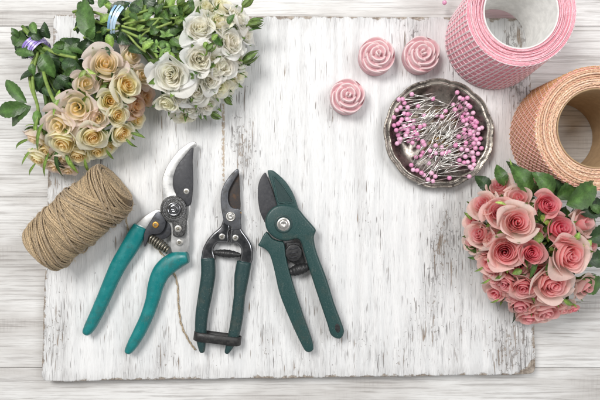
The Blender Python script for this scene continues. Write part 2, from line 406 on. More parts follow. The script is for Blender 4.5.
def build_board():
    Q = [P(*q) for q in BQ]; rad = [3, 3, 8, 8]; out = []
    for i in range(4):
        p = Q[i]; a = (Q[i-1]-p).normalized(); b = (Q[(i+1) % 4]-p).normalized(); r = rad[i]
        p0, p2 = p + a*r, p + b*r
        for k in range(7):
            t = k/6; out.append(p0*(1-t)**2 + p*2*t*(1-t) + p2*t*t)
        nx = Q[(i+1) % 4] - b*0; e0 = p2; e1 = Q[(i+1) % 4] - b*rad[(i+1) % 4]
        n = 60
        for k in range(1, n): out.append(e0.lerp(e1, k/n))
    out.reverse()
    rr = random.Random(5); n = len(out); jit = []; cur = 0
    for i in range(n): cur = cur*0.7 + rr.uniform(-0.35, 0.35); jit.append(cur)
    cen = sum(out, Vector())/n
    pr = [(0, -13.9), (0, -1.6), (0.35, -0.7), (1.0, -0.15), (2.0, 0)]
    mb = MB(); vs = []
    for inset, z in pr:
        for i, p in enumerate(out):
            t = (out[(i+1) % n]-out[i-1]).normalized(); nn = Vector((-t.y, t.x, 0))
            vs.append(p + nn*(inset + jit[i]*(1 if inset < 1.5 else 0.4)) + Vector((0, 0, z)))
    fs = [(j*n+i, j*n+(i+1) % n, (j+1)*n+(i+1) % n, (j+1)*n+i) for j in range(len(pr)-1) for i in range(n)]
    fs.append(tuple((len(pr)-1)*n+i for i in range(n)))
    mb.add(vs, fs)
    o = mb.build('wooden_board', M['board'])
    setp(o, 'large white board with peeling paint and rounded corners lying flat on the table', 'board')
build_board()

# ------------------------------------------------------------------ twine spool
def build_spool():
    A, B = P(40.5, 251.5, 26), P(118, 184, 26)
    ax = (B-A).normalized(); L = (B-A).length; up = Vector((0, 0, 1)); side = up.cross(ax)
    root = thing('twine_spool', (A+B)/2 - Vector((0, 0, 26)), 'roll of natural brown jute twine lying below the cream roses', 'twine')
    def prof(x):
        e = 7.0; b = 24.2 + 0.9*math.sin(x/L*PI) + 0.5*(x/L)
        d = min(x, L-x); 
        if d < e: b -= 5.0*(1-math.sqrt(max(0, 1-((e-d)/e)**2)))
        return b
    mb = MB(); rr = random.Random(3); core = MB()
    lathe(core, A, [(0.01, 0.5), (12, 0.5), (19, 1)] + [(prof(x)-1.2, x) for x in [2, 5, 8, 20, 40, L-20, L-8, L-5, L-2]] + [(19, L-1), (12, L-.5), (0.01, L-.5)], 40, (0.18, 0.125, 0.07), ax)  # core darker than the strands: shade of the gaps put into its colour
    core.build('core', M['twine'], root)
    def ring(xc, tilt, ph, lift, r, col, a0=0, a1=2*PI):
        pts = []; n = 44
        for k in range(n+1):
            a = a0 + (a1-a0)*k/n
            x = xc + math.tan(tilt)*24*math.cos(a-ph) + 0.35*math.sin(3*a+xc)
            if x < 0.8: x = 0.8 + rr.uniform(0, .3)
            if x > L-0.8: x = L-0.8 - rr.uniform(0, .3)
            q = prof(x) + lift + 0.12*math.sin(5*a+xc*3)
            pts.append(A + ax*x + (side*math.cos(a) + up*math.sin(a))*q)
        tube(mb, pts, r, 5, col, cap=True)
    def tc():
        k = rr.uniform(0.75, 1.2); return (0.48*k, 0.36*k, 0.222*k)
    x = 0.5
    while x < L-0.5:
        ring(x, math.radians(rr.uniform(6, 9)), 0, rr.uniform(-0.25, 0.25), 0.8, tc()); x += 1.35
    # later windings crossing at other angles
    for c0, c1, tl, lift in ((4, 24, 22, 1.2), (34, 58, -10, 1.2), (60, 80, -26, 1.7), (80, 97, 18, 1.9)):
        x = c0
        while x < c1:
            ring(x, math.radians(tl + rr.uniform(-2, 2)), rr.uniform(-.2, .2), lift + rr.uniform(-.2, .35), 0.78, tc()); x += rr.uniform(1.2, 1.7)
    for xc, tl, lift in ((21, 26, 2.6), (66, -29, 3.1), (71, -27, 3.4), (62, -14, 2.9), (90, 32, 3.1), (47, 14, 2.6), (85, 26, 2.9), (12, 30, 2.5), (40, 22, 2.6)):
        ring(xc, math.radians(tl), 0.1, lift, 0.95, (0.42, 0.32, 0.21))
    # end caps: spiral
    for xe, sg in ((0.9, -1), (L-0.9, 1)):
        for r0 in [4+1.9*i for i in range(9)]:
            pts = [A + ax*(xe + sg*rr.uniform(-.2, .3)*0.3) + (side*math.cos(2*PI*k/30) + up*math.sin(2*PI*k/30))*r0 for k in range(31)]
            tube(mb, pts, 1.0, 5, tc())
    for i in range(900):
        x = rr.uniform(2, L-2); a = rr.uniform(0, 2*PI); q = prof(x)+1.2
        p = A + ax*x + (side*math.cos(a)+up*math.sin(a))*q
        d = Vector((rr.gauss(0, 1), rr.gauss(0, 1), rr.gauss(0, 1))).normalized()
        o_ = (side*math.cos(a)+up*math.sin(a)); l = rr.uniform(1.5, 4)
        tube(mb, [p, p+d*l*.5+o_*.6, p+d*l+o_*rr.uniform(.3, 2.2)], 0.11, 3, (0.5, 0.38, 0.25))
    mb.build('twine_winding', M['twine'], root)
    le = MB()
    pts = catmull([P(126, 216, 12), P(130, 232, 1.1), P(150, 243, 1.1), P(163, 255, 1.1), P(172, 268, 1.1), P(177.5, 285, 1.1), P(178.5, 305, 1.1), P(181.5, 325, 1.1), P(189, 341, 1.1), P(195.5, 350, 1.1)], 14)
    pts = [p + Vector((0.25*math.sin(i*.9), 0.2*math.cos(i*.7), 0)) for i, p in enumerate(pts)]
    for ph in (0, PI):
        q = []
        for i, p in enumerate(pts):
            a = i*0.55 + ph; q.append(p + Vector((0.5*math.cos(a), 0.2*math.cos(a), 0.5*math.sin(a)+.15)))
        tube(le, q, 0.5, 5, (0.48, 0.38, 0.26))
    le.build('loose_end', M['twine'], root)
build_spool()

# ------------------------------------------------------------------ pruners
def screw(parent, px, py, z, r, h=1.0, mat=None, slot=True, name='screw'):
    mb = MB(); c = P(px, py, z+h); c.z = z
    lathe(mb, c, disc_prof(r, 0, h, min(0.5, r*.3)), 24)
    o = mb.build(name, mat or M['screw'], parent)
    if slot:
        s = MB(); lathe(s, c, [(r*.45, h-.02), (r*.45, h+.12), (r*.2, h+.12), (0.001, h+.05)], 6)
        s.build('socket', M['old_steel'], o)
    return o

def coil(mb, a, b, r, turns, wire, rm=None, n=14, col=(1, 1, 1)):
    a, b = Vector(a), Vector(b); ax = (b-a).normalized(); u = Vector((0, 0, 1)); s = u.cross(ax).normalized(); u = ax.cross(s)
    pts = []; N = int(turns*n)
    for i in range(N+1):
        t = i/N; q = r if rm is None else r + (rm-r)*math.sin(t*PI)
        an = 2*PI*turns*t; pts.append(a.lerp(b, t) + (s*math.cos(an) + u*math.sin(an))*q)
    tube(mb, pts, wire, 6, col)

def volute(mb, a, b, r0, r1, n=40):
    """spring of flat wound strip: a spindle with stepped edges"""
    a, b = Vector(a), Vector(b); ax = (b-a).normalized(); L = (b-a).length; prof = [(0.01, 0)]
    for i in range(n+1):
        t = i/n; r = r0 + (r1-r0)*math.sin(PI*t)**.8
        st = (t*7) % 1.0; prof.append((r*(0.86 + .14*(st if t < .5 else 1-st)), L*t))
    prof.append((0.01, L)); lathe(mb, a, prof, 20, (1, 1, 1), ax)

def pruner_teal():
    root = thing('pruning_shears', P(165, 240), 'bypass pruning shears with bright teal handles and shiny silver hooked jaw', 'pruning shears')
    hook = [(194.5, 141.5), (196.2, 144.8), (192.4, 148.6), (185, 156.5), (178.2, 165.5), (174.5, 174.5), (173.4, 183.5), (175, 191.5), (181, 197), (188.5, 201), (190.3, 209), (188, 220), (188.2, 226), (187.4, 251), (171.6, 252), (171, 228), (165, 220), (160.5, 212), (162.3, 200), (161.7, 189.5), (161.9, 180), (163.9, 172.5), (169, 162.5), (178, 151), (188.3, 143.2)]
    prism('counter_blade', hook, 7.0, 11.0, M['white_metal'], root, 0.8, 4)
    blade = [(192.8, 147), (192.4, 160), (192.9, 178), (192.6, 190), (190.8, 204), (186, 206), (178, 206), (176, 196), (174.2, 190), (172.6, 183.5), (173.8, 174), (177.5, 165), (184.5, 155.8)]
    bl = prism('blade', blade, 11.3, 13.2, M['black_blade'], root, 0.9, 4)
    screw(bl, 186.3, 191.3, 13.2, 3.0, 0.8)
    # pivot plate with its lower tongue
    import math as m
    pl = [(173.3 + 13.2*m.cos(a), 208.8 - 13.2*m.sin(a)) for a in [m.radians(x) for x in range(-20, 235, 15)]]
    pl += [(166.5, 221.5), (172, 222.5), (172.4, 233), (174.6, 236.8), (182, 236.6), (185, 232), (186.4, 219)]
    pp = prism('pivot_plate', pl, 13.3, 16.0, M['steel_dark'], root, 0.9, 2)
    mb = MB(); c = P(173.6, 209.2, 18); c.z = 16
    lathe(mb, c, [(7, 0), (7, 1.4), (6.3, 2.2), (5.2, 2.2), (4.9, 1.5), (4.4, 1.5), (4.2, 2.8), (3.6, 3.1), (1.6, 3.1), (1.2, 2.6), (0.01, 2.6)], 28)
    mb.build('pivot_bolt', M['steel'], root)
    kn = MB()
    for i in range(46):
        a = 2*PI*i/46; p = c + Vector((10.2*math.cos(a), 10.2*math.sin(a), 0))
        if not (-2.2 < a-PI*2 < -0.9 and False): tube(kn, [p + Vector((math.cos(a)*1.6, math.sin(a)*1.6, .15)), p - Vector((math.cos(a)*1.2, math.sin(a)*1.2, -.15))], 0.32, 4)
    kn.build('knurling', M['steel'], pp)
    screw(root, 177.9, 228.8, 16, 3.6, 1.0); screw(root, 179.3, 242.6, 11, 3.4, 1.3)
    arm = [(156.5, 209), (162, 214), (158, 222), (149, 229), (143, 234), (135.5, 224)]
    prism('tang', arm, 6.5, 10.5, M['white_metal'], root, 0.8, 2)
    ct = [(157.5, 211.5), (164.5, 216.5), (165.2, 226), (160, 233.5), (150, 235), (147.5, 240.5), (144.4, 247), (143.6, 238), (144.8, 231), (151, 220)]
    prism('safety_catch', ct, 10.7, 14.0, M['dark_steel'], root, 0.9, 3)
    screw(root, 155.4, 224.8, 14, 3.2, 1.0, M['brass'])
    ln = [(164.5, 214), (170, 222), (171.5, 232), (166, 238), (158, 240), (152, 234), (160, 228)]
    prism('link_plate', ln, 6.0, 10.0, M['dark_steel'], root, 0.8, 3)
    sp = MB(); coil(sp, P(148.5, 236, 9), P(168, 250.5, 9), 2.6, 8.5, 1.25, 4.6)
    sp.build('spring', M['old_steel'], root)
    h = MB(); sweep(h, [(140.5, 227), (136, 236), (128.5, 249), (119, 264.5), (112, 279), (106, 293), (97.5, 312), (90.5, 326), (86.8, 332)], [7.4, 8.8, 8.7, 7.9, 7.2, 6.8, 6.3, 5.6, 4.2], 8.5, lambda t: 7.0-1.2*t, expo=2.3)
    h.build('handle', M['teal'], root)
    h = MB(); sweep(h, [(187.5, 257.5), (177.5, 259.8), (168, 265.5), (161, 273), (156, 285), (152.5, 300), (147, 316), (140.5, 330), (134, 342), (128.5, 351)], [5.6, 8.8, 9.4, 9.0, 8.0, 6.8, 6.3, 6.2, 5.6, 3.8], 8.5, lambda t: 7.0-1.2*t, expo=2.3)
    h.build('handle', M['teal'], root)
M['steel_dark'] = mat_worn('pitted dark steel', (0.15, 0.15, 0.15), (0.05, 0.05, 0.05), 0.35, 0.8, 700, 0.0002, (0.4, 0.6))
pruner_teal()

def pruner_old():
    root = thing('pruning_shears', P(224, 270), 'small worn pruning shears with rusty blade and leather strap round the grips', 'pruning shears')
    bl = [(238.4, 171.5), (239.3, 183), (239.9, 195), (240.2, 210), (236, 222), (230, 214), (226.5, 200), (227.5, 190), (232, 181)]
    prism('blade', bl, 5.5, 8.0, M['rust'], root, 0.5, 4)
    hook = [(236.6, 168.9), (238.6, 170.4), (238.2, 173.3), (233.4, 181.5), (229, 190.5), (228, 199.5), (230.2, 205.8), (234.5, 208.3), (239.2, 209), (241, 214.5), (240.4, 221), (240.5, 229), (231, 230), (230.6, 226.5), (225, 224), (222.8, 217.5), (220.8, 205.5), (220.8, 193.5), (224, 184.2), (230, 175.2)]
    prism('hook_jaw', hook, 8.2, 11.6, M['hook_steel'], root, 1.0, 4)
    mb = MB(); c = P(230.5, 216.6, 13); c.z = 11.6
    lathe(mb, c, [(4.9, 0), (4.9, .6), (4.3, 1.2), (3.6, 1.2), (3.4, .7), (2.9, .7), (2.7, 1.9), (2.2, 2.2), (0.9, 2.2), (0.6, 1.7), (0.01, 1.7)], 24)
    mb.build('pivot_bolt', M['screw'], root)
    screw(root, 240.2, 213, 9.5, 1.1, 1.6, M['brass'], False, 'stop_pin')
    L = [(223.5, 219), (229, 222.5), (230.2, 229), (228.6, 233), (228.4, 242.6), (218, 243), (214.6, 246.5), (213.4, 251), (215, 262), (201.6, 261), (201.3, 255), (202.6, 248.5), (207.5, 239.2), (213, 233), (217, 229.6), (220.5, 226)]
    prism('shank', L, 6.0, 10.0, M['steel'], root, 2.3, 3, 5)
    Rr = [(231, 228.5), (239.5, 227), (243, 231.6), (249.3, 240.4), (252.6, 249.5), (251.4, 264), (239.5, 265), (241, 252), (239.6, 247), (236, 243.6), (230.2, 243), (230, 233)]
    prism('shank', Rr, 6.3, 10.3, M['steel'], root, 2.3, 3, 5)
    screw(root, 221.9, 236.6, 10, 3.1, 1.1); screw(root, 235.3, 237.8, 10.3, 3.1, 1.1)
    sp = MB(); volute(sp, P(213, 252.3, 8.5), P(240.5, 255, 8.5), 1.6, 4.3)
    sp.build('spring', M['black'], root)
    g = MB(); sweep(g, [(208, 259), (208.2, 275), (205, 296), (201.8, 315), (200.8, 334), (202.3, 351)], [7.0, 7.2, 6.9, 6.3, 5.6, 2.6], 8.2, lambda t: 6.6-2.2*t*t)
    g.build('handle_grip', M['greenfoam'], root)
    g = MB(); sweep(g, [(244.2, 262.5), (241.8, 276), (239.4, 297), (237, 318), (233.2, 337), (227, 352)], [7.4, 7.4, 5.7, 6.0, 5.6, 2.4], 8.2, lambda t: 6.6-2.2*t*t)
    g.build('handle_grip', M['greenfoam'], root)
    # leather strap wrapped round both grips
    st = MB(); a, b = P(200.6, 335.8, 8), P(234.5, 340.2, 8); d = (b-a).normalized(); n_ = Vector((-d.y, d.x, 0)); pr = []
    for k in range(40):
        an = 2*PI*k/40; cx = math.cos(an); base_ = a if cx < 0 else b
        pr.append(base_ + d*cx*5.9 + Vector((0, 0, math.sin(an)*6.6)))
    vs = []; W = 4.4
    for sh, w in ((0, -W), (0.8, -W+.5), (0.8, W-.5), (0, W), (-.6, W), (-.6, -W)):
        for k, p in enumerate(pr):
            an = 2*PI*k/40; o_ = d*math.cos(an) + Vector((0, 0, math.sin(an)))
            vs.append(p + o_*sh + n_*w)
    fs = [(j*40+k, j*40+(k+1) % 40, ((j+1) % 6)*40+(k+1) % 40, ((j+1) % 6)*40+k) for j in range(6) for k in range(40)]
    st.add(vs, fs); so = st.build('strap', M['leather'], root)
pruner_old()

def pruner_green():
    root = thing('pruning_shears', P(295, 265), 'dark green plastic anvil pruning shears with broad black blade', 'pruning shears')
    bl = [(264.6, 172.6), (267.6, 177.2), (273.2, 192), (278, 206), (280, 216), (272, 226), (266, 224), (262, 217), (259.2, 208.5), (257.7, 193.5), (259.2, 181.5)]
    prism('blade', bl, 6.5, 9.0, M['black_blade'], root, 0.7, 4)
    an = [(269.2, 170.2), (272.5, 170.4), (276, 172.6), (285.6, 181.5), (293, 193.3), (297.8, 206.5), (297.9, 212), (280, 211), (277.3, 205.5), (272.8, 188), (267.6, 172.2)]
    anv = prism('anvil_jaw', an, 6.0, 12.0, M['green'], root, 1.3, 3)
    # raised rim around a flat triangle, painted darker as the shade of a recess
    rim = MB()
    tri = catmull([P(x, y, 12) for x, y in [(273.6, 176.3), (283, 186), (289, 194.5), (292.8, 202), (285.5, 202.3), (278.5, 202), (276, 190)]], 6, True)
    tube(rim, [p + Vector((0, 0, .05)) for p in tri] + [tri[0]], 0.75, 6); rim.build('rib', M['green'], anv)
    fl = MB(); cc = sum(tri, Vector())/len(tri); fl.add([p + Vector((0, 0, 0.1)) for p in tri], [tuple(range(len(tri)))]); fl.build('recess_shade', M['green2'], anv)
    body = [(297.8, 208.5), (305, 217), (313, 226), (316, 230.5), (314.2, 236), (314.5, 243), (318, 256), (327, 279.5), (334.5, 304), (343.2, 327), (344, 334), (340, 339.4), (331.5, 336), (327, 323), (317.5, 295), (308.8, 268), (304.2, 253), (300.5, 241.5), (296, 239), (288, 241), (279, 240), (272, 236), (267, 230.5), (265, 223.5), (266, 216), (271, 209), (278.5, 205), (288, 205)]
    prism('upper_handle', body, 8.0, 16.5, M['green'], root, 2.6, 3, 4)
    lh = [(266, 232), (272, 238.6), (279, 241.4), (284, 243.5), (287, 262), (292.4, 282), (303, 315), (310.5, 336), (313.6, 349.5), (306.5, 352.3), (300, 342), (289, 318), (279.3, 293), (274.6, 272), (269.8, 255), (264, 248.5), (258.4, 245.8), (260.5, 241)]
    prism('lower_handle', lh, 2.5, 13.5, M['green'], root, 2.6, 3, 4)
    mb = MB(); c = P(283.5, 224.2, 17); c.z = 16.4
    lathe(mb, c, [(9.2, -0.2), (8.8, .35), (7.0, .35), (6.5, -0.05 + .15)], 32); mb.build('pivot_collar', M['green2'], root)
    mb = MB(); lathe(mb, c, [(6.4, 0.15), (4.6, 0.25), (4.3, 1.0), (3.5, 1.5), (1.8, 1.6), (1.2, 1.2), (0.01, 1.2)], 28); mb.build('pivot_rivet', M['screw'], root)
    oc = [(293.7 + 8.6*math.cos(2*PI*(k+.5)/10), 253 + 9.0*math.sin(2*PI*(k+.5)/10)) for k in range(10)]
    lk = prism('lock_button', oc, 9.0, 14.5, M['black'], root, 1.0)
    for i in range(3):
        g = MB(); y = 248.5 + i*4.3; tube(g, [P(289.5, y+.9, 14.6), P(298, y-.9, 14.6)], 0.65, 6); g.build('groove', M['black_blade'], lk)
    prism('bracket', [(286, 243), (300, 242), (305, 262), (300, 266), (290, 262)], 5, 9.5, M['black'], root, 0.6)
    sp = MB(); volute(sp, P(288.5, 272.8, 9), P(310, 266, 9), 2.4, 6.0)
    sp.build('spring', M['black'], root)
    hl = [(337.6 + 2.6*math.cos(a)+1.2*math.sin(a)*.4, 328.2 + 4.6*math.sin(a)) for a in [2*PI*k/16 for k in range(16)]]
    prism('slot_hole_shade', hl, 15.5, 16.9, M['black'], root, 0.3)  # black slab laid on the handle as the shade inside a slot hole
M['green2'] = mat_worn('darker green plastic', (0.007, 0.032, 0.032), (0.012, 0.042, 0.041), 0.45, 0, 700, 0.00005)  # darker copy of the green, also carries the painted shade of the anvil triangle
pruner_green()

# ------------------------------------------------------------------ rose shaped candles
def candle(px, py, r, rot, label, z=24.0):
    c = P(px, py, z); c.z = 0
    root = thing('rose_candle', c, label, 'candle', 'pink rose candles')
    n = 200
    mb = MB(); vs = []; pr = [(0.93, 0), (0.985, 1.0), (0.99, 4), (0.98, 9), (0.965, z*.50), (0.955, z*.62)]
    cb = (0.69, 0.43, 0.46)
    for f, zz in pr:
        for k in range(n): 
            a = 2*PI*k/n; vs.append(c + Vector((math.cos(a), math.sin(a), 0))*r*0.97*f + Vector((0, 0, zz)))
    mb.add(vs, [(i*n+k, i*n+(k+1) % n, (i+1)*n+(k+1) % n, (i+1)*n+k) for i in range(len(pr)-1) for k in range(n)], cb)
    mb.build('base', M['wax'], root)
    mb = MB(); vs = []; cols = []; m = 84
    pet = []; cr = random.Random(int(px))
    for rho, num, hh, off, span in ((0.90, 5, .66, 0, 0.86), (0.62, 4, .80, .5, 1.0), (0.36, 3, .93, .2, 1.25), (0.12, 2, 1.0, .3, 1.6)):
        for j in range(num): pet.append((rho*cr.uniform(.95, 1.04), 2*PI*j/num + off + rot + cr.uniform(-.16, .16), hh*z + cr.uniform(-.5, .5), span*cr.uniform(.9, 1.12)))
    def height(q, a):
        best = z*(0.52 + 0.22*(1-q)) ; tone = 0.0
        for rho, ph, hp, span in pet:
            u = ((a-ph+PI) % (2*PI) - PI)/span
            if abs(u) >= 1: continue
            rim = rho*(1 + 0.12*u - 0.06*u*u) + (0.03 if rho > .2 else 0)
            top = hp + 1.6*(1-u*u) - 2.8*max(0, u-.55)/.45*(1 if u > 0 else 0) - 2.2*max(0, -u-.5)/.5
            d = (q-rim)
            if d > 0: h = top - 500*d*d if d < .05 else -99
            else:
                h = top - 420*d*d if d > -.035 else top - .5 - 20*(-d-.035)
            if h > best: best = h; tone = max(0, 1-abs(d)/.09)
        return best, tone
    for i in range(m+1):
        q = 1 - i/m
        for k in range(n):
            a = 2*PI*k/n; zz, t = height(q*1.0, a)
            rad = r*q*(0.975 + .012*math.cos(5*(a-rot)))
            if i == 0: zz = min(zz, z*.6)
            vs.append(c + Vector((math.cos(a)*rad, math.sin(a)*rad, zz)))
            cols.append((0.70+0.15*t, 0.43+0.265*t, 0.46+0.235*t))  # petal lips painted lighter: their highlights put into the wax colour
    for k in range(n):
        a = 2*PI*k/n; vs.append(c + Vector((math.cos(a), math.sin(a), 0))*r*0.93 + Vector((0, 0, z*.3))); cols.append(cb)
    fs = [(i*n+k, i*n+(k+1) % n, (i+1)*n+(k+1) % n, (i+1)*n+k) for i in range(m) for k in range(n)]
    fs += [((m+1)*n+k, (m+1)*n+(k+1) % n, (k+1) % n, k) for k in range(n)]
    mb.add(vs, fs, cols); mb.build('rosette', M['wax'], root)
candle(378.5, 52.5, 18.2, 0.3, 'pink rose candle on the left of the pair beside the pink ribbon roll')
candle(424, 51.5, 18.2, 1.6, 'pink rose candle closest to the pink ribbon roll')
candle(348.5, 94, 17.6, 2.6, 'pink rose candle set apart, left of the silver dish')

# ------------------------------------------------------------------ dish and pins
DC = P(437.5, 134.0, 6)
def build_dish():
    root = thing('dish', (DC.x, DC.y, 0), 'round tarnished silver dish with scalloped rim full of pink headed pins', 'dish')
    n = 180; vs = []; cols = []
    #   r, z, scallop weight, rim light, brassy reflection painted at the centre
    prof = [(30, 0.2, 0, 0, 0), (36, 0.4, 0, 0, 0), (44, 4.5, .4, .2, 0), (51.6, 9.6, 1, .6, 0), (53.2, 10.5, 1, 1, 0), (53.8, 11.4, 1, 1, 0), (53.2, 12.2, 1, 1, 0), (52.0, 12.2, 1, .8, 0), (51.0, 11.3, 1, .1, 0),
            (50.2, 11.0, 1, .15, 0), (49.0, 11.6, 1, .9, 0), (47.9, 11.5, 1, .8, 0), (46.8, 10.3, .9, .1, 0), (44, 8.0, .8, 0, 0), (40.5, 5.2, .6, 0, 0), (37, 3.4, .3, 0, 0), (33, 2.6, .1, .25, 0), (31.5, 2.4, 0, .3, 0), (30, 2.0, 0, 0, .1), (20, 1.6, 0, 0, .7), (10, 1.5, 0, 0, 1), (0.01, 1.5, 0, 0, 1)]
    for r, z, w, lt, br in prof:
        for k in range(n):
            a = 2*PI*k/n
            sc = 1 + w*(0.024*abs(math.sin(a*6.5 + .6))**0.8 - 0.014 + 0.006*math.cos(a*2+1))
            vs.append(Vector((DC.x + r*sc*math.cos(a), DC.y + r*sc*math.sin(a), z + w*0.7*math.sin(a*13+.6)*0.4)))
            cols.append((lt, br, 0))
    m = len(prof)
    mb = MB(); mb.add(vs, [(i*n+k, i*n+(k+1) % n, (i+1)*n+(k+1) % n, (i+1)*n+k) for i in range(m-1) for k in range(n)], cols)
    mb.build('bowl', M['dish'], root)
    bd = MB()
    pts = []
    for k in range(n+1):
        a = 2*PI*k/n; sc = 1 + (0.024*abs(math.sin(a*6.5 + .6))**0.8 - 0.014 + 0.006*math.cos(a*2+1))
        pts.append(Vector((DC.x + 52.9*sc*math.cos(a), DC.y + 52.9*sc*math.sin(a), 12.0 + 0.28*math.sin(a*13+.6))))
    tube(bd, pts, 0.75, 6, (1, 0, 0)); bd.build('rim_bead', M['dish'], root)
build_dish()

def pin_meshes():
    L = 34.0
    s = MB(); tube(s, [(0, 0, 0), (L*.8, 0, 0), (L, 0, 0)], lambda t: 0.46 if t < 0.9 else 0.08, 6)
    h = MB(); rings = [(max(0.01, 2.3*math.sin(PI*i/10)), -2.3*math.cos(PI*i/10)) for i in range(11)]
    return s, h, rings
def build_pins():
    s, h, rings = pin_meshes()
    so = s.build('shaft', M['pinsteel'])
    heads = []
    for c in ((0.80, 0.38, 0.58), (0.83, 0.46, 0.65), (0.74, 0.30, 0.51), (0.85, 0.53, 0.69)):
        hh = MB(); lathe(hh, (0, 0, 0), rings, 16, c); heads.append(hh.build('head', M['pearl']))
    hp = [(106,64),(81,93),(68,108),(92,108),(56,117),(80,128),(92,130),(46,141),(72,148),(90,147),(47,168),(70,180),(54,184),(90,181),(110,174),(133,173),(102,205),(122,196),(68,213),(57,228),(80,170),(108,226),(125,212),(128,240),(112,152),(176,79),(257,58),(291,76),(275,80),(262,99),(244,99),(268,108),(294,101),(286,115),(300,106),(310,126),(278,128),(291,130),(250,115),(303,156),(288,165),(281,182),(298,184),(314,170),(322,158),(339,176),(326,194),(310,200),(284,198),(300,214),(318,214),(334,212),(312,228),(328,228),(338,244),(318,246),(302,240),(326,262),(308,258),(290,250),(300,268),(284,272),(312,285),(292,290),(300,306),(280,292),(266,300),(272,268),(264,284),(231,343),(176,354),(171,327),(184,338),(146,333),(138,326),(110,316),(104,300),(120,274),(137,270),(142,258),(162,294),(168,270),(186,305),(160,348),(124,318),(272,140),(257,132),(266,76),(284,92),(300,196),(286,226),(316,186),(145,134),(188,135),(185,235),(126,104),(60,200),(84,196),(116,190),(94,220),(98,168),(330,180),(306,144),(276,150),(296,142),(218,120),(205,240)]
    rr = random.Random(8)
    for i in range(22): hp.append((300 + rr.gauss(0, 16), 190 + rr.gauss(0, 48)))
    for i in range(16): hp.append((88 + rr.gauss(0, 18), 165 + rr.gauss(0, 36)))
    for i in range(16): a_ = rr.uniform(0, 6.28); hp.append((200 + 62*math.cos(a_), 200 + 62*math.sin(a_)))
    for i, (hx, hy) in enumerate(hp):
        px, py = 380 + hx/3.33, 75 + hy/3.33
        dx, dy = hx-195, hy-200
        rad = math.hypot(dx, dy)
        # direction of the shaft: to the middle of the heap, biased along the main diagonal
        tx, ty = 195 + rr.gauss(0, 38), 195 + rr.gauss(0, 38)
        if rad < 75: 
            sg = -1 if dx > 0 else 1; tx, ty = hx + sg*100*rr.uniform(.6, 1.2), hy - sg*100*rr.uniform(.5, 1.3)
        ang = math.atan2(-(ty-hy), tx-hx)
        diag = math.radians(225) if dx > 0 else math.radians(45)
        dlt = (diag-ang+PI) % (2*PI) - PI
        ang += 0.55*dlt + rr.gauss(0, .16)
        dish_r = math.hypot(px-437.5, py-134)
        zf = 3.9 if dish_r < 33 else 3.9 + (dish_r-33)*0.5
        z = zf + abs(rr.gauss(0, 3.2)) + 4.0*max(0, 1-dish_r/40)
        z = min(z, 16)
        pos = P(px, py, z)
        # tip height, always above the floor of the dish
        ex, ey = pos.x + 34*math.cos(ang), pos.y + 34*math.sin(ang)
        er = math.hypot(ex-DC.x, ey-DC.y); ez = max(2.6 if er < 34 else 2.6+(er-34)*.6, rr.uniform(3, 12))
        tilt = math.asin(max(-.4, min(.4, (ez-z)/34)))
        e = thing('pin', pos, 'dressmaking pin with a pearly pink ball head lying in the silver dish', 'pin', 'pink headed pins in the dish')
        e.rotation_euler = (0, -tilt, ang)
        a, b = so, heads[rr.randrange(4)]
        for src in (a, b):
            c = src.copy(); C.objects.link(c); c.parent = e
    e = thing('pin', P(444.5, 2.5, 2.2), 'single pink headed pin lying on the board beside the pink ribbon roll', 'pin')
    e.rotation_euler = (0, math.radians(2.5), math.radians(75))
    for src in (so, heads[0]):
        c = src.copy(); C.objects.link(c); c.parent = e
    for o in [so] + heads: bpy.data.objects.remove(o)
build_pins()

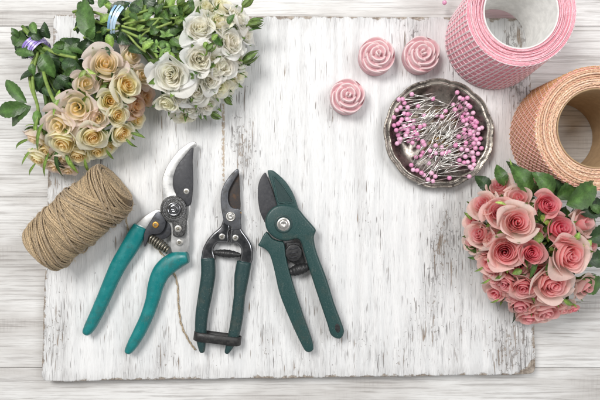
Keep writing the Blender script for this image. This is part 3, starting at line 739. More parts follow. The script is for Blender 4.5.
# ------------------------------------------------------------------ ribbon rolls
def roll(name, px, py, h, rin, rout, label, pal, diamond, seed, lean=(0, 0)):
    rr = random.Random(seed); c = P(px, py, h); c.z = 0 if px < 530 else -14
    z0 = -14 if px >= 530 else 0
    root = thing(name, (c.x, c.y, z0), label, 'ribbon roll', None)
    c0 = Vector((c.x, c.y, z0)); H = h - z0; n = 150
    def lo(mb):                                        # the soft roll has slumped a little to one side
        for v in mb.v:
            k = 1 - (v.z - z0)/H; v.x += lean[0]*k; v.y += lean[1]*k
        return mb
    # cardboard core
    mb = MB(); lathe(mb, c0, [(rin, 0.5), (rin, H-2.0), (rin+.5, H-1.2), (rin+1.4, H-1.2), (rin+1.6, H-2), (rin+1.6, 0.5), (rin, .5)], 96, pal['core']); lo(mb).build('core', M['card'], root)
    # wound layers: each turn is a thin wall with its own height and tint
    mb = MB(); r = rin+1.9; pitch = pal['pitch']; i = 0
    while r < rout-0.8:
        vs = []; cols = []; k_ = rr.uniform(0.0, 1.0); base = [pal['a'][j]*(1-k_)+pal['b'][j]*k_ for j in range(3)]
        dz = rr.uniform(-1.1, 0.4); p1, p2, p3 = rr.uniform(0, 6), rr.uniform(0, 6), rr.uniform(0, 6)
        if diamond: dz += 0.8*math.sin(i*1.3)
        for f, zz in ((0, -1.5), (0.15, -.35), (.5, 0), (.85, -.35), (1.0, -1.5)):
            for k in range(n):
                a = 2*PI*k/n
                wob = 0.30*math.sin(2*a+p1) + 0.16*math.sin(5*a+p2)
                jz = rr.uniform(-pal['rag'], pal['rag']) if f in (.15, .5, .85) else 0
                ztop = H + dz + zz + 0.45*math.sin(3*a+p3) + jz
                vs.append(c0 + Vector(((r+wob+f*pitch*.92)*math.cos(a), (r+wob+f*pitch*.92)*math.sin(a), ztop)))
                q = rr.uniform(.82, 1.15); w = 1.0 if rr.random() > pal['hl'] else 1.3
                cols.append(tuple(min(1, x*q*w) for x in base) if zz > -1 else tuple(x*.8 for x in base))  # edges of each turn darkened: groove shade put into the colour
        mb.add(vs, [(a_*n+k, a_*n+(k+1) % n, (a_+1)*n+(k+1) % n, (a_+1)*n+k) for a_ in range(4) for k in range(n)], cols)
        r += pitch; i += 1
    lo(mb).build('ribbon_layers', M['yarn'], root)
    mb = MB(); R_ = rout
    mb_prof = [(rin+1.7, 0.4), (R_-.6, 0.4), (R_, 1.2), (R_, H-1.6), (R_-.4, H-1.0), (R_-1.4, H-1.4), (rin+1.7, H-2.4)]
    lathe(mb, c0, mb_prof, 96, pal['side']); lo(mb).build('outer_turn', M['yarn'], root)
    # open net on the outside
    nt = MB()
    if not diamond:
        for j in range(9):
            z = 3 + (H-5)*j/8
            tube(nt, [c0 + Vector(((R_+.1)*math.cos(2*PI*k/96), (R_+.1)*math.sin(2*PI*k/96), z + .35*math.sin(2*PI*k/96*7+j))) for k in range(97)], 0.55, 5, pal['net'])
        for i in range(60):
            a0 = 2*PI*i/60 + rr.uniform(-.008, .008); sl = 0.24 + rr.uniform(-.02, .02)
            for o_ in (0, 0.016):
                tube(nt, [c0 + Vector(((R_+.3)*math.cos(a0+o_+sl*t), (R_+.3)*math.sin(a0+o_+sl*t), 1.0 + (H-1.6)*t)) for t in [q/8 for q in range(9)]], 0.36, 4, pal['net2'])
        for i in range(70):
            a = rr.uniform(0, 6.28); z = rr.choice((H-.6, rr.uniform(1, H))); p = c0 + Vector((R_*math.cos(a), R_*math.sin(a), z)); d = Vector((math.cos(a+rr.uniform(-1, 1)), math.sin(a+rr.uniform(-1, 1)), rr.uniform(-.2, .7))); l = rr.uniform(1.5, 4.5)
            tube(nt, [p, p + d*l*.5 + Vector((0, 0, .4)), p + d*l], 0.13, 3, pal['net2'])
    else:
        for i in range(66):
            for sg in (-1, 1):
                a0 = 2*PI*i/66 + rr.uniform(-.01, .01)
                tube(nt, [c0 + Vector(((R_+.5+.25*math.sin(q*3+i))*math.cos(a0+sg*.75*q/12), (R_+.5+.25*math.sin(q*3+i))*math.sin(a0+sg*.75*q/12), 0.8 + (H-1.0)*q/12)) for q in range(13)], 0.42, 4, pal['net'] if sg > 0 else pal['net2'])
        # looped selvedge threads standing up from the turns
        for lay in range(9):
            rad = rin + 4 + (R_-rin-5)*lay/8; m = int(rad*1.5)
            pts = []
            for k in range(m*4+1):
                a = 2*PI*k/(m*4); pts.append(c0 + Vector(((rad+rr.uniform(-.25, .25))*math.cos(a), (rad+rr.uniform(-.25, .25))*math.sin(a), H - .6 + 1.1*math.sin(k*PI/2))))
            tube(nt, pts, 0.33, 4, pal['loop'])
        for i in range(500):
            a = rr.uniform(0, 2*PI); q = rr.random(); z = 1+(H-1)*q; p = c0 + Vector((R_*math.cos(a), R_*math.sin(a), z)); d = Vector((math.cos(a), math.sin(a), rr.uniform(-.4, .8)))
            tube(nt, [p, p + d*rr.uniform(.8, 2.2)], 0.12, 3, pal['loop'])
    lo(nt).build('net_threads', M['yarn'], root)
roll('ribbon_roll', 522, 10.5, 66, 32.0, 48.2, 'large roll of pink net ribbon on a white cardboard core', dict(core=(0.80, 0.79, 0.77), pitch=1.25, a=(0.80, 0.36, 0.43), b=(0.88, 0.60, 0.64), rag=.16, hl=.2, side=(0.80, 0.33, 0.40), net=(0.90, 0.62, 0.67), net2=(0.93, 0.82, 0.84)), False, 4, (-2.5, -8.5))
roll('ribbon_roll', 598, 128, 62, 34.5, 55.0, 'roll of peach orange net ribbon on a brown cardboard core', dict(core=(0.42, 0.29, 0.17), pitch=1.9, a=(0.66, 0.40, 0.27), b=(0.84, 0.61, 0.47), rag=.35, hl=.2, side=(0.76, 0.38, 0.32), net=(0.88, 0.60, 0.50), net2=(0.66, 0.39, 0.18), loop=(0.80, 0.58, 0.38)), True, 9)

# ------------------------------------------------------------------ flowers
def frame(axis, spin=0.0):
    a = Vector(axis).normalized(); q = Vector((0, 0, 1)).rotation_difference(a)
    return q @ Quaternion((0, 0, 1), spin)

def mixc(a, b, t): t = max(0, min(1, t)); return tuple(a[i]*(1-t)+b[i]*t for i in range(3))

def petals(mb, cen, axis, Rd, pal, rr, npet=20, openn=0.6, ruffle=0.04, tall=1.15):
    q = frame(axis, rr.uniform(0, 6.28)); cen = Vector(cen); nu, nv = 12, 11
    ph = rr.uniform(0, 6.28); H = tall
    nout = max(3, int(round(3 + 4*openn))) if npet > 9 else 3
    nin = max(5, int((npet - nout)*.8))
    for i in range(nin + nout):
        inner = i < nin
        if inner:
            s_ = i/max(1, nin-1)                         # the tight bud in the middle
            ph += 2.25 + rr.uniform(-.3, .3)
            Ri = 0.045 + (0.40 + .10*openn)*s_**0.9; W = 1.9 - 0.75*s_ + rr.uniform(-.15, .15)
            flare = 0.015 + 0.13*openn*s_**1.3*rr.uniform(.5, 1.5); droop = 0.02 + 0.13*openn*s_**1.5*rr.uniform(.4, 1.6)
            hh = H*(1.0 - 0.10*s_)*rr.uniform(.95, 1.04); t = 0.62*s_; roundk = 0.30
        else:
            s_ = (i-nin+1)/nout                          # the wide guard petals
            ph += 2*PI/ (nout*0.5+.1 if nout > 5 else 2.55) + rr.uniform(-.3, .3)
            Ri = 0.50 + .10*openn + 0.13*s_; W = 0.98 - .12*s_ + rr.uniform(-.1, .14)
            flare = (0.10 + 0.36*openn*s_)*rr.uniform(.75, 1.25); droop = (0.10 + 0.40*openn*s_)*rr.uniform(.7, 1.3)
            hh = H*(0.93 - 0.13*s_)*rr.uniform(.94, 1.06); t = 0.62 + .38*s_; roundk = 0.24
        rip, rp = ruffle*rr.uniform(.5, 1.6)*(0.35+t), rr.uniform(0, 6)
        tip = rr.uniform(.3, 1.1)*t; skew = rr.uniform(-.10, .10)
        vs = []; cols = []; uvs = []; tint = rr.uniform(-.07, .07); uo = rr.uniform(0, 50)
        for a in range(nv+1):
            v0 = a/nv
            for b in range(nu+1):
                u = -1 + 2*b/nu
                vm = 1 - roundk*abs(u)**2.4 + 0.05*tip*max(0, 1-abs(u)*2.5) + skew*u*.6
                v = min(1.08, v0*vm)
                wv = W*(0.42 + 0.58*math.sin(min(1, v/0.60)*PI/2))
                an = ph + u*wv; f2 = max(0, (v-0.56)/0.44)
                r = 0.10 + (Ri-0.10)*math.sin(min(1, v/0.60)*PI/2) if Ri > .1 else Ri
                r += flare*f2**1.6*(1 - 0.25*tip*abs(u)) + 0.06*u*(.3+t) + rip*math.sin(3.1*u+rp)*v*v
                roll_ = (.3+.7*openn)*max(0, t-.25)*max(0, abs(u)-0.35)**2*0.75*v
                r += roll_
                z = hh*(v - droop*f2**2.1) - roll_*0.9 + rip*.7*math.cos(3.6*u+rp*2)*v*v
                vs.append(cen + q @ (Vector((r*math.cos(an), r*math.sin(an), z - H*0.86))*Rd))
                uvs.append((uo+u, v0))
                c = mixc(pal['heart'], pal['mid'], t*1.6)
                c = mixc(c, pal['outer'], (t-.42)*2.2)
                c = mixc(c, pal['edge'], (v0-.70)/.30*pal.get('ek', .5))
                c = mixc(c, pal['base'], (0.5-v0)*1.5)
                cols.append(tuple(max(0, min(.985, x*(1+tint))) for x in c))
        fs = [(a*(nu+1)+b, a*(nu+1)+b+1, (a+1)*(nu+1)+b+1, (a+1)*(nu+1)+b) for a in range(nv) for b in range(nu)]
        mb.add(vs, fs, cols, uvs)

def leafmesh(mb, base, tip, w, col, rr, arch=0.12, roll=0.0, fold=0.25, up=None, serr=0.05, n=14):
    base, tip = Vector(base), Vector(tip); ax = tip-base; L = ax.length; ax.normalize(); w = min(w, L*.62)
    upv = up if up else Vector((0, 0, 1)); s = ax.cross(upv)
    if s.length < .05: s = ax.orthogonal()
    s.normalize(); u = s.cross(ax)
    q = Quaternion(ax, roll); s = q @ s; u = q @ u
    vs = []; cols = []; uv = []; cs = (-1, -.55, -.08, .08, .55, 1)
    bend = rr.uniform(-.06, .06)*L; wv = rr.uniform(0, 6)
    for i in range(n+1):
        t = i/n
        ww = w*0.5*(math.sin(PI*t**0.82)**0.85 if 0 < t < 1 else 0) + 0.25*(1-t)
        for c in cs:
            se = 1 + (serr*(1 if i % 2 else -1) if abs(c) == 1 else 0)
            z = abs(c)**1.2*ww*fold + arch*L*math.sin(PI*t*.95) - arch*L*.8*t*t + 0.05*w*math.sin(t*9+wv)*abs(c)
            vs.append(base + ax*(t*L) + s*(c*ww*se + bend*math.sin(PI*t)) + u*z)
            k = 1.0 if abs(c) > .1 else 1.55
            k *= 1.0 + 0.12*math.sin(i*2.1 + abs(c)*2.5)
            cols.append(tuple(x*k for x in col)); uv.append((t, c))
    m = len(cs)
    mb.add(vs, [(i*m+j, i*m+j+1, (i+1)*m+j+1, (i+1)*m+j) for i in range(n) for j in range(m-1)], cols, uv)

DARK = (0.020, 0.050, 0.014); MID = (0.048, 0.105, 0.022); LIGHT = (0.15, 0.24, 0.045); PALE = (0.27, 0.36, 0.095)
def anygreen(rr): return rr.choice((DARK, DARK, MID, MID, (0.07, 0.14, 0.03)))

def leaf(parent, base, tip, w, col, rr, **kw):
    mb = MB(); k = rr.uniform(.8, 1.25)
    if w <= 7.5: base = Vector(tip) + (Vector(base)-Vector(tip))*1.3; w *= .62
    leafmesh(mb, base, tip, w, tuple(x*k for x in col), rr, **kw)
    return mb.build('leaf', M['leaf'], parent)

def rose(parent, px, py, r, z, axis, pal, rr, npet=20, openn=.6, ruffle=.04, tall=1.15, sepals=5, stem_to=None, sepcol=LIGHT):
    c = P(px, py, z); ax = Vector(axis).normalized(); r = (0.76*r + 4.7) if r > 9.5 else r + 1.0; mm = 1.16*r*(D-z)/D
    mb = MB(); petals(mb, c, ax, mm, pal, rr, npet, openn, ruffle, tall)
    o = mb.build('rose', M['petal'], parent)
    cb = c - ax*mm*tall*.90
    if sepals:
        k = MB(); lathe(k, cb, [(0.01, -mm*.28), (mm*.13, -mm*.26), (mm*.2, -mm*.1), (mm*.22, mm*.05), (mm*.15, mm*.12)], 10, sepcol, ax)
        q = frame(ax, rr.uniform(0, 6))
        for i in range(sepals):
            a = 2*PI*i/sepals + rr.uniform(-.2, .2); d = q @ Vector((math.cos(a), math.sin(a), 0))
            leafmesh(k, cb + d*mm*.15, cb + d*mm*rr.uniform(.75, 1.08) + ax*mm*rr.uniform(.0, .75), mm*.26, mixc(sepcol, MID, rr.random()), rr, arch=-.2, up=ax, fold=.3, n=8)
        k.build('sepals', M['leaf'], o)
    if stem_to is not None:
        s = MB(); e = Vector(stem_to); mid = cb*.55 + e*.45 - ax*mm*.5 + Vector((rr.uniform(-3, 3), rr.uniform(-3, 3), rr.uniform(-2, 2)))
        a_ = cb - ax*mm*.2; mid.z = max(mid.z, 3)
        tube(s, catmull([a_, a_ - ax*mm*.45, mid, e], 6), lambda t: 1.5 + .3*t, 7, mixc(MID, LIGHT, rr.random()))
        s.build('stem', M['stem'], parent)
    return o

def bud(parent, base, tip, r, rr, pal, green=(0.16, 0.24, 0.055)):
    base, tip = Vector(base), Vector(tip); ax = (tip-base).normalized(); L = (tip-base).length
    mb = MB(); lathe(mb, base, [(0.3, -r*.3), (r*.7, 0), (r, L*.25), (r*.85, L*.5), (r*.4, L*.75), (0.05, L*.86)], 12, green, ax)
    q = frame(ax)
    for i in range(5):
        a = 2*PI*i/5 + rr.uniform(-.2, .2); d = q @ Vector((math.cos(a), math.sin(a), 0))
        leafmesh(mb, base + d*r*.7, base + d*r*rr.uniform(.5, 1.5) + ax*L*rr.uniform(.85, 1.2), r*1.1, mixc(green, MID, rr.random()*.6), rr, arch=.1, up=d, n=8)
    return mb.build('bud', M['leaf'], parent)

PINK = dict(heart=(0.82, 0.17, 0.25), mid=(0.93, 0.43, 0.44), outer=(0.96, 0.67, 0.61), edge=(0.96, 0.68, 0.65), base=(0.94, 0.58, 0.50), ek=.6)
PINKD = dict(heart=(0.79, 0.10, 0.20), mid=(0.92, 0.29, 0.35), outer=(0.94, 0.48, 0.48), edge=(0.95, 0.57, 0.56), base=(0.90, 0.45, 0.42), ek=.55)
PINKP = dict(heart=(0.89, 0.29, 0.34), mid=(0.95, 0.57, 0.55), outer=(0.97, 0.79, 0.71), edge=(0.97, 0.73, 0.69), base=(0.96, 0.75, 0.64), ek=.5)
CREAM = dict(heart=(0.98, 0.69, 0.20), mid=(0.985, 0.90, 0.57), outer=(0.985, 0.95, 0.79), edge=(0.985, 0.95, 0.84), base=(0.975, 0.86, 0.48), ek=.5)
CREAMP = dict(heart=(0.98, 0.80, 0.38), mid=(0.985, 0.91, 0.70), outer=(0.98, 0.86, 0.78), edge=(0.97, 0.76, 0.745), base=(0.98, 0.93, 0.70), ek=.55)
BROWN = dict(heart=(0.86, 0.55, 0.22), mid=(0.90, 0.72, 0.50), outer=(0.90, 0.68, 0.58), edge=(0.90, 0.64, 0.58), base=(0.86, 0.68, 0.44), ek=.4)
WHITE = dict(heart=(0.99, 0.945, 0.80), mid=(0.99, 0.965, 0.89), outer=(0.99, 0.975, 0.935), edge=(0.99, 0.975, 0.935), base=(0.99, 0.935, 0.79), ek=.6)
WHITEC = dict(heart=(0.985, 0.93, 0.68), mid=(0.985, 0.96, 0.81), outer=(0.985, 0.965, 0.85), edge=(0.985, 0.965, 0.85), base=(0.98, 0.94, 0.70), ek=.5)

def bouquet_pink():
    rr = random.Random(21); Z0 = -14
    base = P(566, 228, 0); base.z = Z0
    root = thing('rose_bouquet', base, 'bouquet of pink roses with dark green leaves beside the orange ribbon roll', 'bouquet')
    tie = P(566, 228, 0)
    cx, cy = 547, 243
    def axis(px, py, k=1.0, up=62):
        return Vector(((px-cx)*k, -(py-cy)*k, up))
    L = [ # px, py, r, z, palette, npet, open, tilt
        (481, 203, 15, 48, PINKP, 18, .8, 1.0), (498, 184.5, 13, 44, PINKP, 16, .9, .9), (499, 211, 17, 62, PINK, 22, .75, .55), (518, 222, 21, 76, PINKP, 22, .75, .35), (519, 197, 14, 60, PINKP, 14, 1.0, .5),
        (549, 204, 15, 74, PINKD, 22, .45, .3), (563, 228, 18, 76, PINKD, 16, .6, .5), (588, 222, 16, 62, PINKP, 10, 1.0, .8), (573, 257, 25, 80, PINKP, 26, .75, .3), (505, 253, 18.5, 66, PINK, 24, .7, .5),
        (533, 254, 15, 72, PINKD, 22, .45, .2), (555, 287, 25, 66, PINKP, 26, .8, .45), (548, 315, 21, 36, PINKP, 16, .7, 1.0), (524, 290, 15, 54, PINK, 16, .6, .8), (504, 285, 15.5, 44, PINK, 18, .6, 1.1),
        (489, 265, 16, 46, PINKP, 16, .7, 1.1), (477, 234, 15, 46, PINKP, 18, .8, 1.1), (521, 309, 15, 34, PINK, 14, .7, 1.2), (575, 311, 7, 34, PINKD, 9, .2, 1.3), (541, 274, 13, 56, PINK, 14, .7, .6), (589, 290, 15, 46, PINKP, 12, .9, .9),
        (538, 232, 9, 58, PINK, 12, .7, .3), (484, 247, 14, 42, PINK, 14, .7, 1.1), (508, 270, 11, 44, PINK, 14, .8, .8), (530, 321, 14, 24, PINK, 12, .7, 1.2), (471, 220, 11, 34, PINKP, 14, .6, 1.2), (494, 238, 12, 56, PINKP, 14, .6, .8), (520, 268, 11, 54, PINKP, 14, .5, .6), (492, 276, 11, 40, PINK, 14, .6, 1.1), (563, 312, 12, 34, PINKP, 12, .6, 1.1), (541, 296, 11, 46, PINK, 12, .6, .9), (592, 246, 13, 56, PINKP, 14, .6, .9), (512, 298, 10, 36, PINKP, 12, .6, 1.1), (470, 242, 10, 32, PINKP, 12, .6, 1.2), (495, 295, 12, 30, PINK, 12, .6, 1.2)]
    for px, py, r, z, pal, n, op, tk in L:
        rose(root, px, py, r*1.04, z, axis(px, py, tk), pal, rr, n + 2, op*.62, .05, 0.85, 5, tie)
    # visible leaves: base, tip, width, height base, height tip
    V = [((505, 186), (497, 164), 13, 44, 40, MID), ((530, 192), (512, 164), 20, 54, 52, MID), ((552, 194), (533, 172), 19, 58, 60, MID), ((566, 205), (597, 181), 26, 66, 62, MID), ((556, 198), (586, 184), 18, 58, 54, MID), ((560, 196), (552, 176), 14, 52, 50, DARK),
         ((490, 192), (475, 175), 14, 36, 30, DARK), ((484, 252), (464, 243), 15, 34, 24, MID), ((480, 258), (467, 258), 6, 30, 24, MID), ((578, 282), (604, 286), 21, 42, 34, MID), ((588, 262), (612, 258), 22, 56, 50, DARK), ((588, 240), (612, 226), 26, 60, 56, DARK), ((580, 214), (608, 204), 24, 56, 52, DARK),
         ((512, 305), (513, 325), 8, 20, 10, DARK), ((540, 232), (536, 246), 10, 64, 66, LIGHT), ((552, 262), (547, 276), 11, 66, 66, MID), ((522, 270), (512, 274), 9, 58, 56, LIGHT), ((536, 262), (530, 280), 8, 64, 62, MID), ((541, 215), (551, 228), 10, 66, 70, LIGHT), ((574, 240), (580, 232), 9, 72, 74, LIGHT), ((583, 246), (592, 240), 9, 70, 70, PALE), ((470, 218), (464, 212), 6, 36, 34, LIGHT), ((498, 203), (507, 205), 4.5, 68, 66, PALE), ((590, 205), (601, 214), 18, 58, 58, MID),
         ((565, 300), (574, 305), 7, 46, 40, LIGHT), ((520, 180), (507, 160), 10, 40, 34, DARK), ((515, 178), (510, 158), 5, 46, 44, LIGHT), ((500, 276), (494, 282), 5, 46, 40, LIGHT), ((497, 300), (490, 303), 3, 30, 26, LIGHT), ((488, 280), (480, 284), 3, 36, 30, LIGHT), ((481, 268), (474, 272), 3, 36, 30, LIGHT)]
    for b, t_, w, zb, zt, col in V: leaf(root, P(*b, zb), P(*t_, zt), w*.9, col, rr, roll=rr.uniform(-.25, .25))
    # foliage filling the inside of the bunch
    for i in range(62):
        a = rr.uniform(0, 6.28); q = math.sqrt(rr.random())
        px, py = 546 + 56*q*math.cos(a), 243 + 60*q*math.sin(a); z = 52 - 30*q*q + rr.uniform(-8, 2)
        a2 = a + rr.uniform(-1, 1); l = rr.uniform(16, 26)
        px2, py2 = px + l*.7*math.cos(a2), py + l*.7*math.sin(a2)
        if math.hypot((px2-546)/62, (py2-243)/66) > 1: px2, py2 = px + (546-px)*.35, py + (243-py)*.35
        leaf(root, P(px, py, z), P(px2, py2, z - rr.uniform(-4, 8)), rr.uniform(10, 15), anygreen(rr), rr, roll=rr.uniform(-.5, .5))
    s = MB(); 
    for i in range(16):
        a = rr.uniform(0, 6.28); q = rr.uniform(0, 9); b = Vector((base.x + q*math.cos(a), base.y + q*math.sin(a), Z0+.5)); e = P(560 + rr.uniform(-25, 25), 236 + rr.uniform(-25, 25), 40)
        tube(s, catmull([b, tie + Vector((q*.6*math.cos(a), q*.6*math.sin(a), 8)), e], 6), 1.8, 7, MID)
    s.build('stem_bundle', M['stem'], root)
bouquet_pink()

def bouquet_cream():
    rr = random.Random(33)
    root = thing('rose_bouquet', P(70, 95), 'bouquet of cream and blush roses tied with purple ribbon, at upper left', 'bouquet')
    tie = P(37, 48, 16)
    def axis(px, py, up=40, k=1.0):
        d = Vector((px-62, -(py-84), 0)); return d*k + Vector((0, 0, up))
    L = [(106, 62, 22, 62, CREAMP, 20, .75, .4, 34), (129, 84, 16.5, 56, CREAM, 20, .7, .55, 36), (87, 83, 14, 62, CREAMP, 12, .25, .9, 22), (133, 55, 13, 40, CREAMP, 14, .6, .8, 36), (111, 101, 12, 58, CREAM, 18, .6, .6, 40),
         (76, 108, 20, 66, CREAMP, 14, .9, .4, 36), (57, 127, 18, 62, CREAMP, 14, .9, .6, 40), (62, 146, 18, 52, CREAM, 18, .75, .8, 40), (33, 141, 14, 44, CREAMP, 12, .4, 1.2, 32), (93, 139, 15.5, 52, CREAM, 22, .65, .7, 42), (98, 119, 11, 58, CREAMP, 14, .6, .5, 40),
         (119, 116, 12, 50, CREAM, 18, .6, .7, 40), (124, 135, 13, 40, CREAM, 20, .65, .8, 40), (138, 107, 12, 36, BROWN, 14, .6, .9, 36), (36, 161, 12, 32, CREAM, 16, .6, .9, 40), (54, 169, 12, 26, CREAMP, 14, .6, .9, 40), (78, 158, 13, 38, CREAM, 18, .6, .8, 40), (98, 153, 11, 34, CREAM, 16, .6, .8, 40), (68, 173, 9, 22, CREAMP, 12, .6, 1, 40),
         (107, 84, 12, 50, CREAMP, 14, .5, .5, 40), (148, 98, 11, 26, BROWN, 14, .6, 1, 40), (45, 152, 11, 36, CREAM, 14, .6, .9, 40), (110, 149, 9, 26, CREAM, 14, .6, .9, 40), (84, 126, 11, 50, CREAM, 14, .6, .6, 40), (144, 75, 12, 38, CREAMP, 14, .6, .9, 40), (139, 120, 10, 26, CREAM, 14, .6, .9, 40), (62, 160, 10, 34, CREAMP, 12, .6, .9, 40)]
    for px, py, r, z, pal, n, op, k, up in L:
        rose(root, px, py, r, z, axis(px, py, up, k), pal, rr, n + 2, op*.68, .06, 0.85, 5, tie + Vector((rr.uniform(-5, 5), rr.uniform(-5, 5), rr.uniform(-6, 6))), PALE)
    V = [((27, 103), (4, 79), 12, 30, 24, MID), ((28, 106), (-5, 113), 15, 30, 22, MID), ((31, 106), (10, 126), 13, 30, 20, MID),
         ((29, 42), (9, 37), 14, 26, 20, MID), ((33, 40), (14, 50), 14, 22, 14, DARK), ((28, 36), (48, 33), 11, 28, 24, DARK), ((34, 55), (14, 51), 12, 28, 22, MID), ((41, 54), (54, 78), 20, 38, 34, MID), ((48, 50), (56, 74), 15, 34, 30, DARK), ((26, 38), (20, 30), 9, 24, 22, DARK),
         ((52, 48), (78, 55), 13, 34, 36, MID), ((64, 54), (80, 38), 18, 32, 28, DARK), ((60, 48), (72, 38), 13, 32, 28, MID), ((80, 54), (90, 38), 20, 34, 38, DARK), ((57, 76), (70, 88), 14, 42, 40, DARK), ((54, 88), (70, 76), 16, 36, 36, DARK), ((42, 88), (56, 96), 14, 34, 32, DARK), ((62, 62), (82, 70), 16, 42, 44, DARK), ((46, 72), (36, 92), 12, 30, 28, DARK), ((66, 76), (76, 66), 12, 46, 46, MID),
         ((38, 122), (38, 140), 6, 50, 46, LIGHT), ((42, 128), (36, 152), 6, 56, 46, LIGHT), ((58, 96), (52, 116), 7, 62, 66, LIGHT), ((72, 92), (66, 98), 5, 62, 62, PALE), ((58, 154), (62, 178), 6, 36, 26, MID), ((68, 158), (78, 174), 7, 36, 30, LIGHT), ((48, 158), (44, 178), 4, 34, 26, LIGHT), ((30, 152), (20, 166), 4, 34, 26, LIGHT), ((27, 141), (14, 150), 4, 36, 28, LIGHT), ((34, 166), (28, 176), 4, 26, 20, LIGHT), ((134, 134), (146, 138), 5, 30, 24, LIGHT), ((128, 140), (138, 148), 4, 34, 26, LIGHT), ((108, 152), (114, 160), 4, 28, 22, LIGHT), ((86, 162), (90, 174), 5, 34, 24, LIGHT), ((104, 128), (112, 124), 5, 46, 44, LIGHT), ((96, 98), (102, 108), 6, 48, 46, LIGHT), ((88, 112), (94, 122), 5, 50, 48, LIGHT), ((116, 108), (124, 106), 5, 46, 44, LIGHT), ((58, 160), (66, 170), 7, 32, 24, DARK), ((106, 86), (98, 98), 7, 50, 48, LIGHT), ((84, 72), (78, 78), 6, 68, 68, PALE), ((88, 70), (96, 74), 6, 66, 66, PALE)]
    for b, t_, w, zb, zt, col in V: leaf(root, P(*b, zb), P(*t_, zt), w, col, rr, roll=rr.uniform(-.3, .3))
    for i in range(26):
        t = rr.random(); px = 42 + 60*t + rr.uniform(-14, 14); py = 62 + 62*t + rr.uniform(-18, 18) if rr.random() < .75 else 150 + rr.uniform(-16, 10)
        if py > 140: px = rr.uniform(40, 110)
        z = rr.uniform(8, 26); a = rr.uniform(0, 6.28); l = rr.uniform(14, 24)
        leaf(root, P(px, py, z), P(px + l*.8*math.cos(a), py + l*.8*math.sin(a), z + rr.uniform(-4, 8)), rr.uniform(8, 13), anygreen(rr), rr, roll=rr.uniform(-.6, .6))
    for i in range(34):                                # leaves crowding round the tie and over the stalks
        t = rr.random(); px = 24 + 72*t + rr.uniform(-9, 9); py = 42 + 18*t + rr.uniform(-12, 34)*(1-.3*t); z = rr.uniform(24, 40)
        a = rr.uniform(0, 6.28); l = rr.uniform(12, 20)
        if math.hypot(px + l*.5*math.cos(a) - 38, py + l*.5*math.sin(a) - 46) < 17: continue
        leaf(root, P(px, py, z), P(px + l*math.cos(a), py + l*math.sin(a), z + rr.uniform(-5, 6)), rr.uniform(8, 11), anygreen(rr), rr, roll=rr.uniform(-.5, .5))
    # thick pale stems that show at the left
    for pts, r in (([(38, 52, 22), (33, 75, 30), (34, 92, 36), (38, 108, 44), (38, 120, 48)], 1.5), ([(42, 54, 24), (44, 74, 38), (50, 92, 50), (56, 104, 60)], 1.7), ([(37, 54, 20), (30, 70, 26), (31, 86, 30), (36, 100, 36)], 1.6), ([(44, 48, 30), (58, 54, 38), (76, 58, 46)], 1.5), ([(38, 44, 24), (31, 36, 26), (24, 29, 26)], 2.2)):
        s = MB(); tube(s, catmull([P(*p) for p in pts], 7), r, 8, mixc(LIGHT, PALE, rr.random())); s.build('stem', M['stem'], root)
    b = MB(); p = P(37, 108, 44); q = P(37.5, 122, 48); lathe(b, q, [(0.5, -12), (3.4, -9), (4.4, -4), (3.4, 0), (2, 2), (.05, 3)], 12, (0.13, 0.25, 0.06), (q-p).normalized()); b.build('rose_hip', M['stem'], root)
    # stub of stems beyond the ribbon
    for i in range(9):
        s = MB(); o_ = Vector((rr.uniform(-6, 6), rr.uniform(-6, 6), rr.uniform(-8, 6))); tube(s, [tie + o_, tie + o_*1.3 + Vector((-16+rr.uniform(-4, 4), 13+rr.uniform(-4, 4), rr.uniform(-2, 3)))], 1.6, 7, mixc(DARK, LIGHT, rr.random())); s.build('stem', M['stem'], root)
    # purple ribbon: a few turns round the bundle
    rb = MB(); ax = Vector((-0.72, 0.66, 0.0)).normalized(); s_ = Vector((-ax.y, ax.x, 0)); up = Vector((0, 0, 1))
    for j in range(6):
        cc = tie + ax*(-4 + j*1.7); vs = []; n = 32; rx, rz = 11.5 + .4*(j % 2), 13 + .5*(j % 3)
        for w in (-.95, .95):
            for k in range(n):
                a = 2*PI*k/n; vs.append(cc + ax*(w + .4*math.sin(3*a+j)) + s_*math.cos(a)*rx + up*math.sin(a)*rz)
        c1 = (0.30, 0.20, 0.62) if j % 2 else (0.50, 0.42, 0.78)
        rb.add(vs, [(k, (k+1) % n, n+(k+1) % n, n+k) for k in range(n)], c1)
    rb.build('ribbon', M['ribbon'], root)
bouquet_cream()

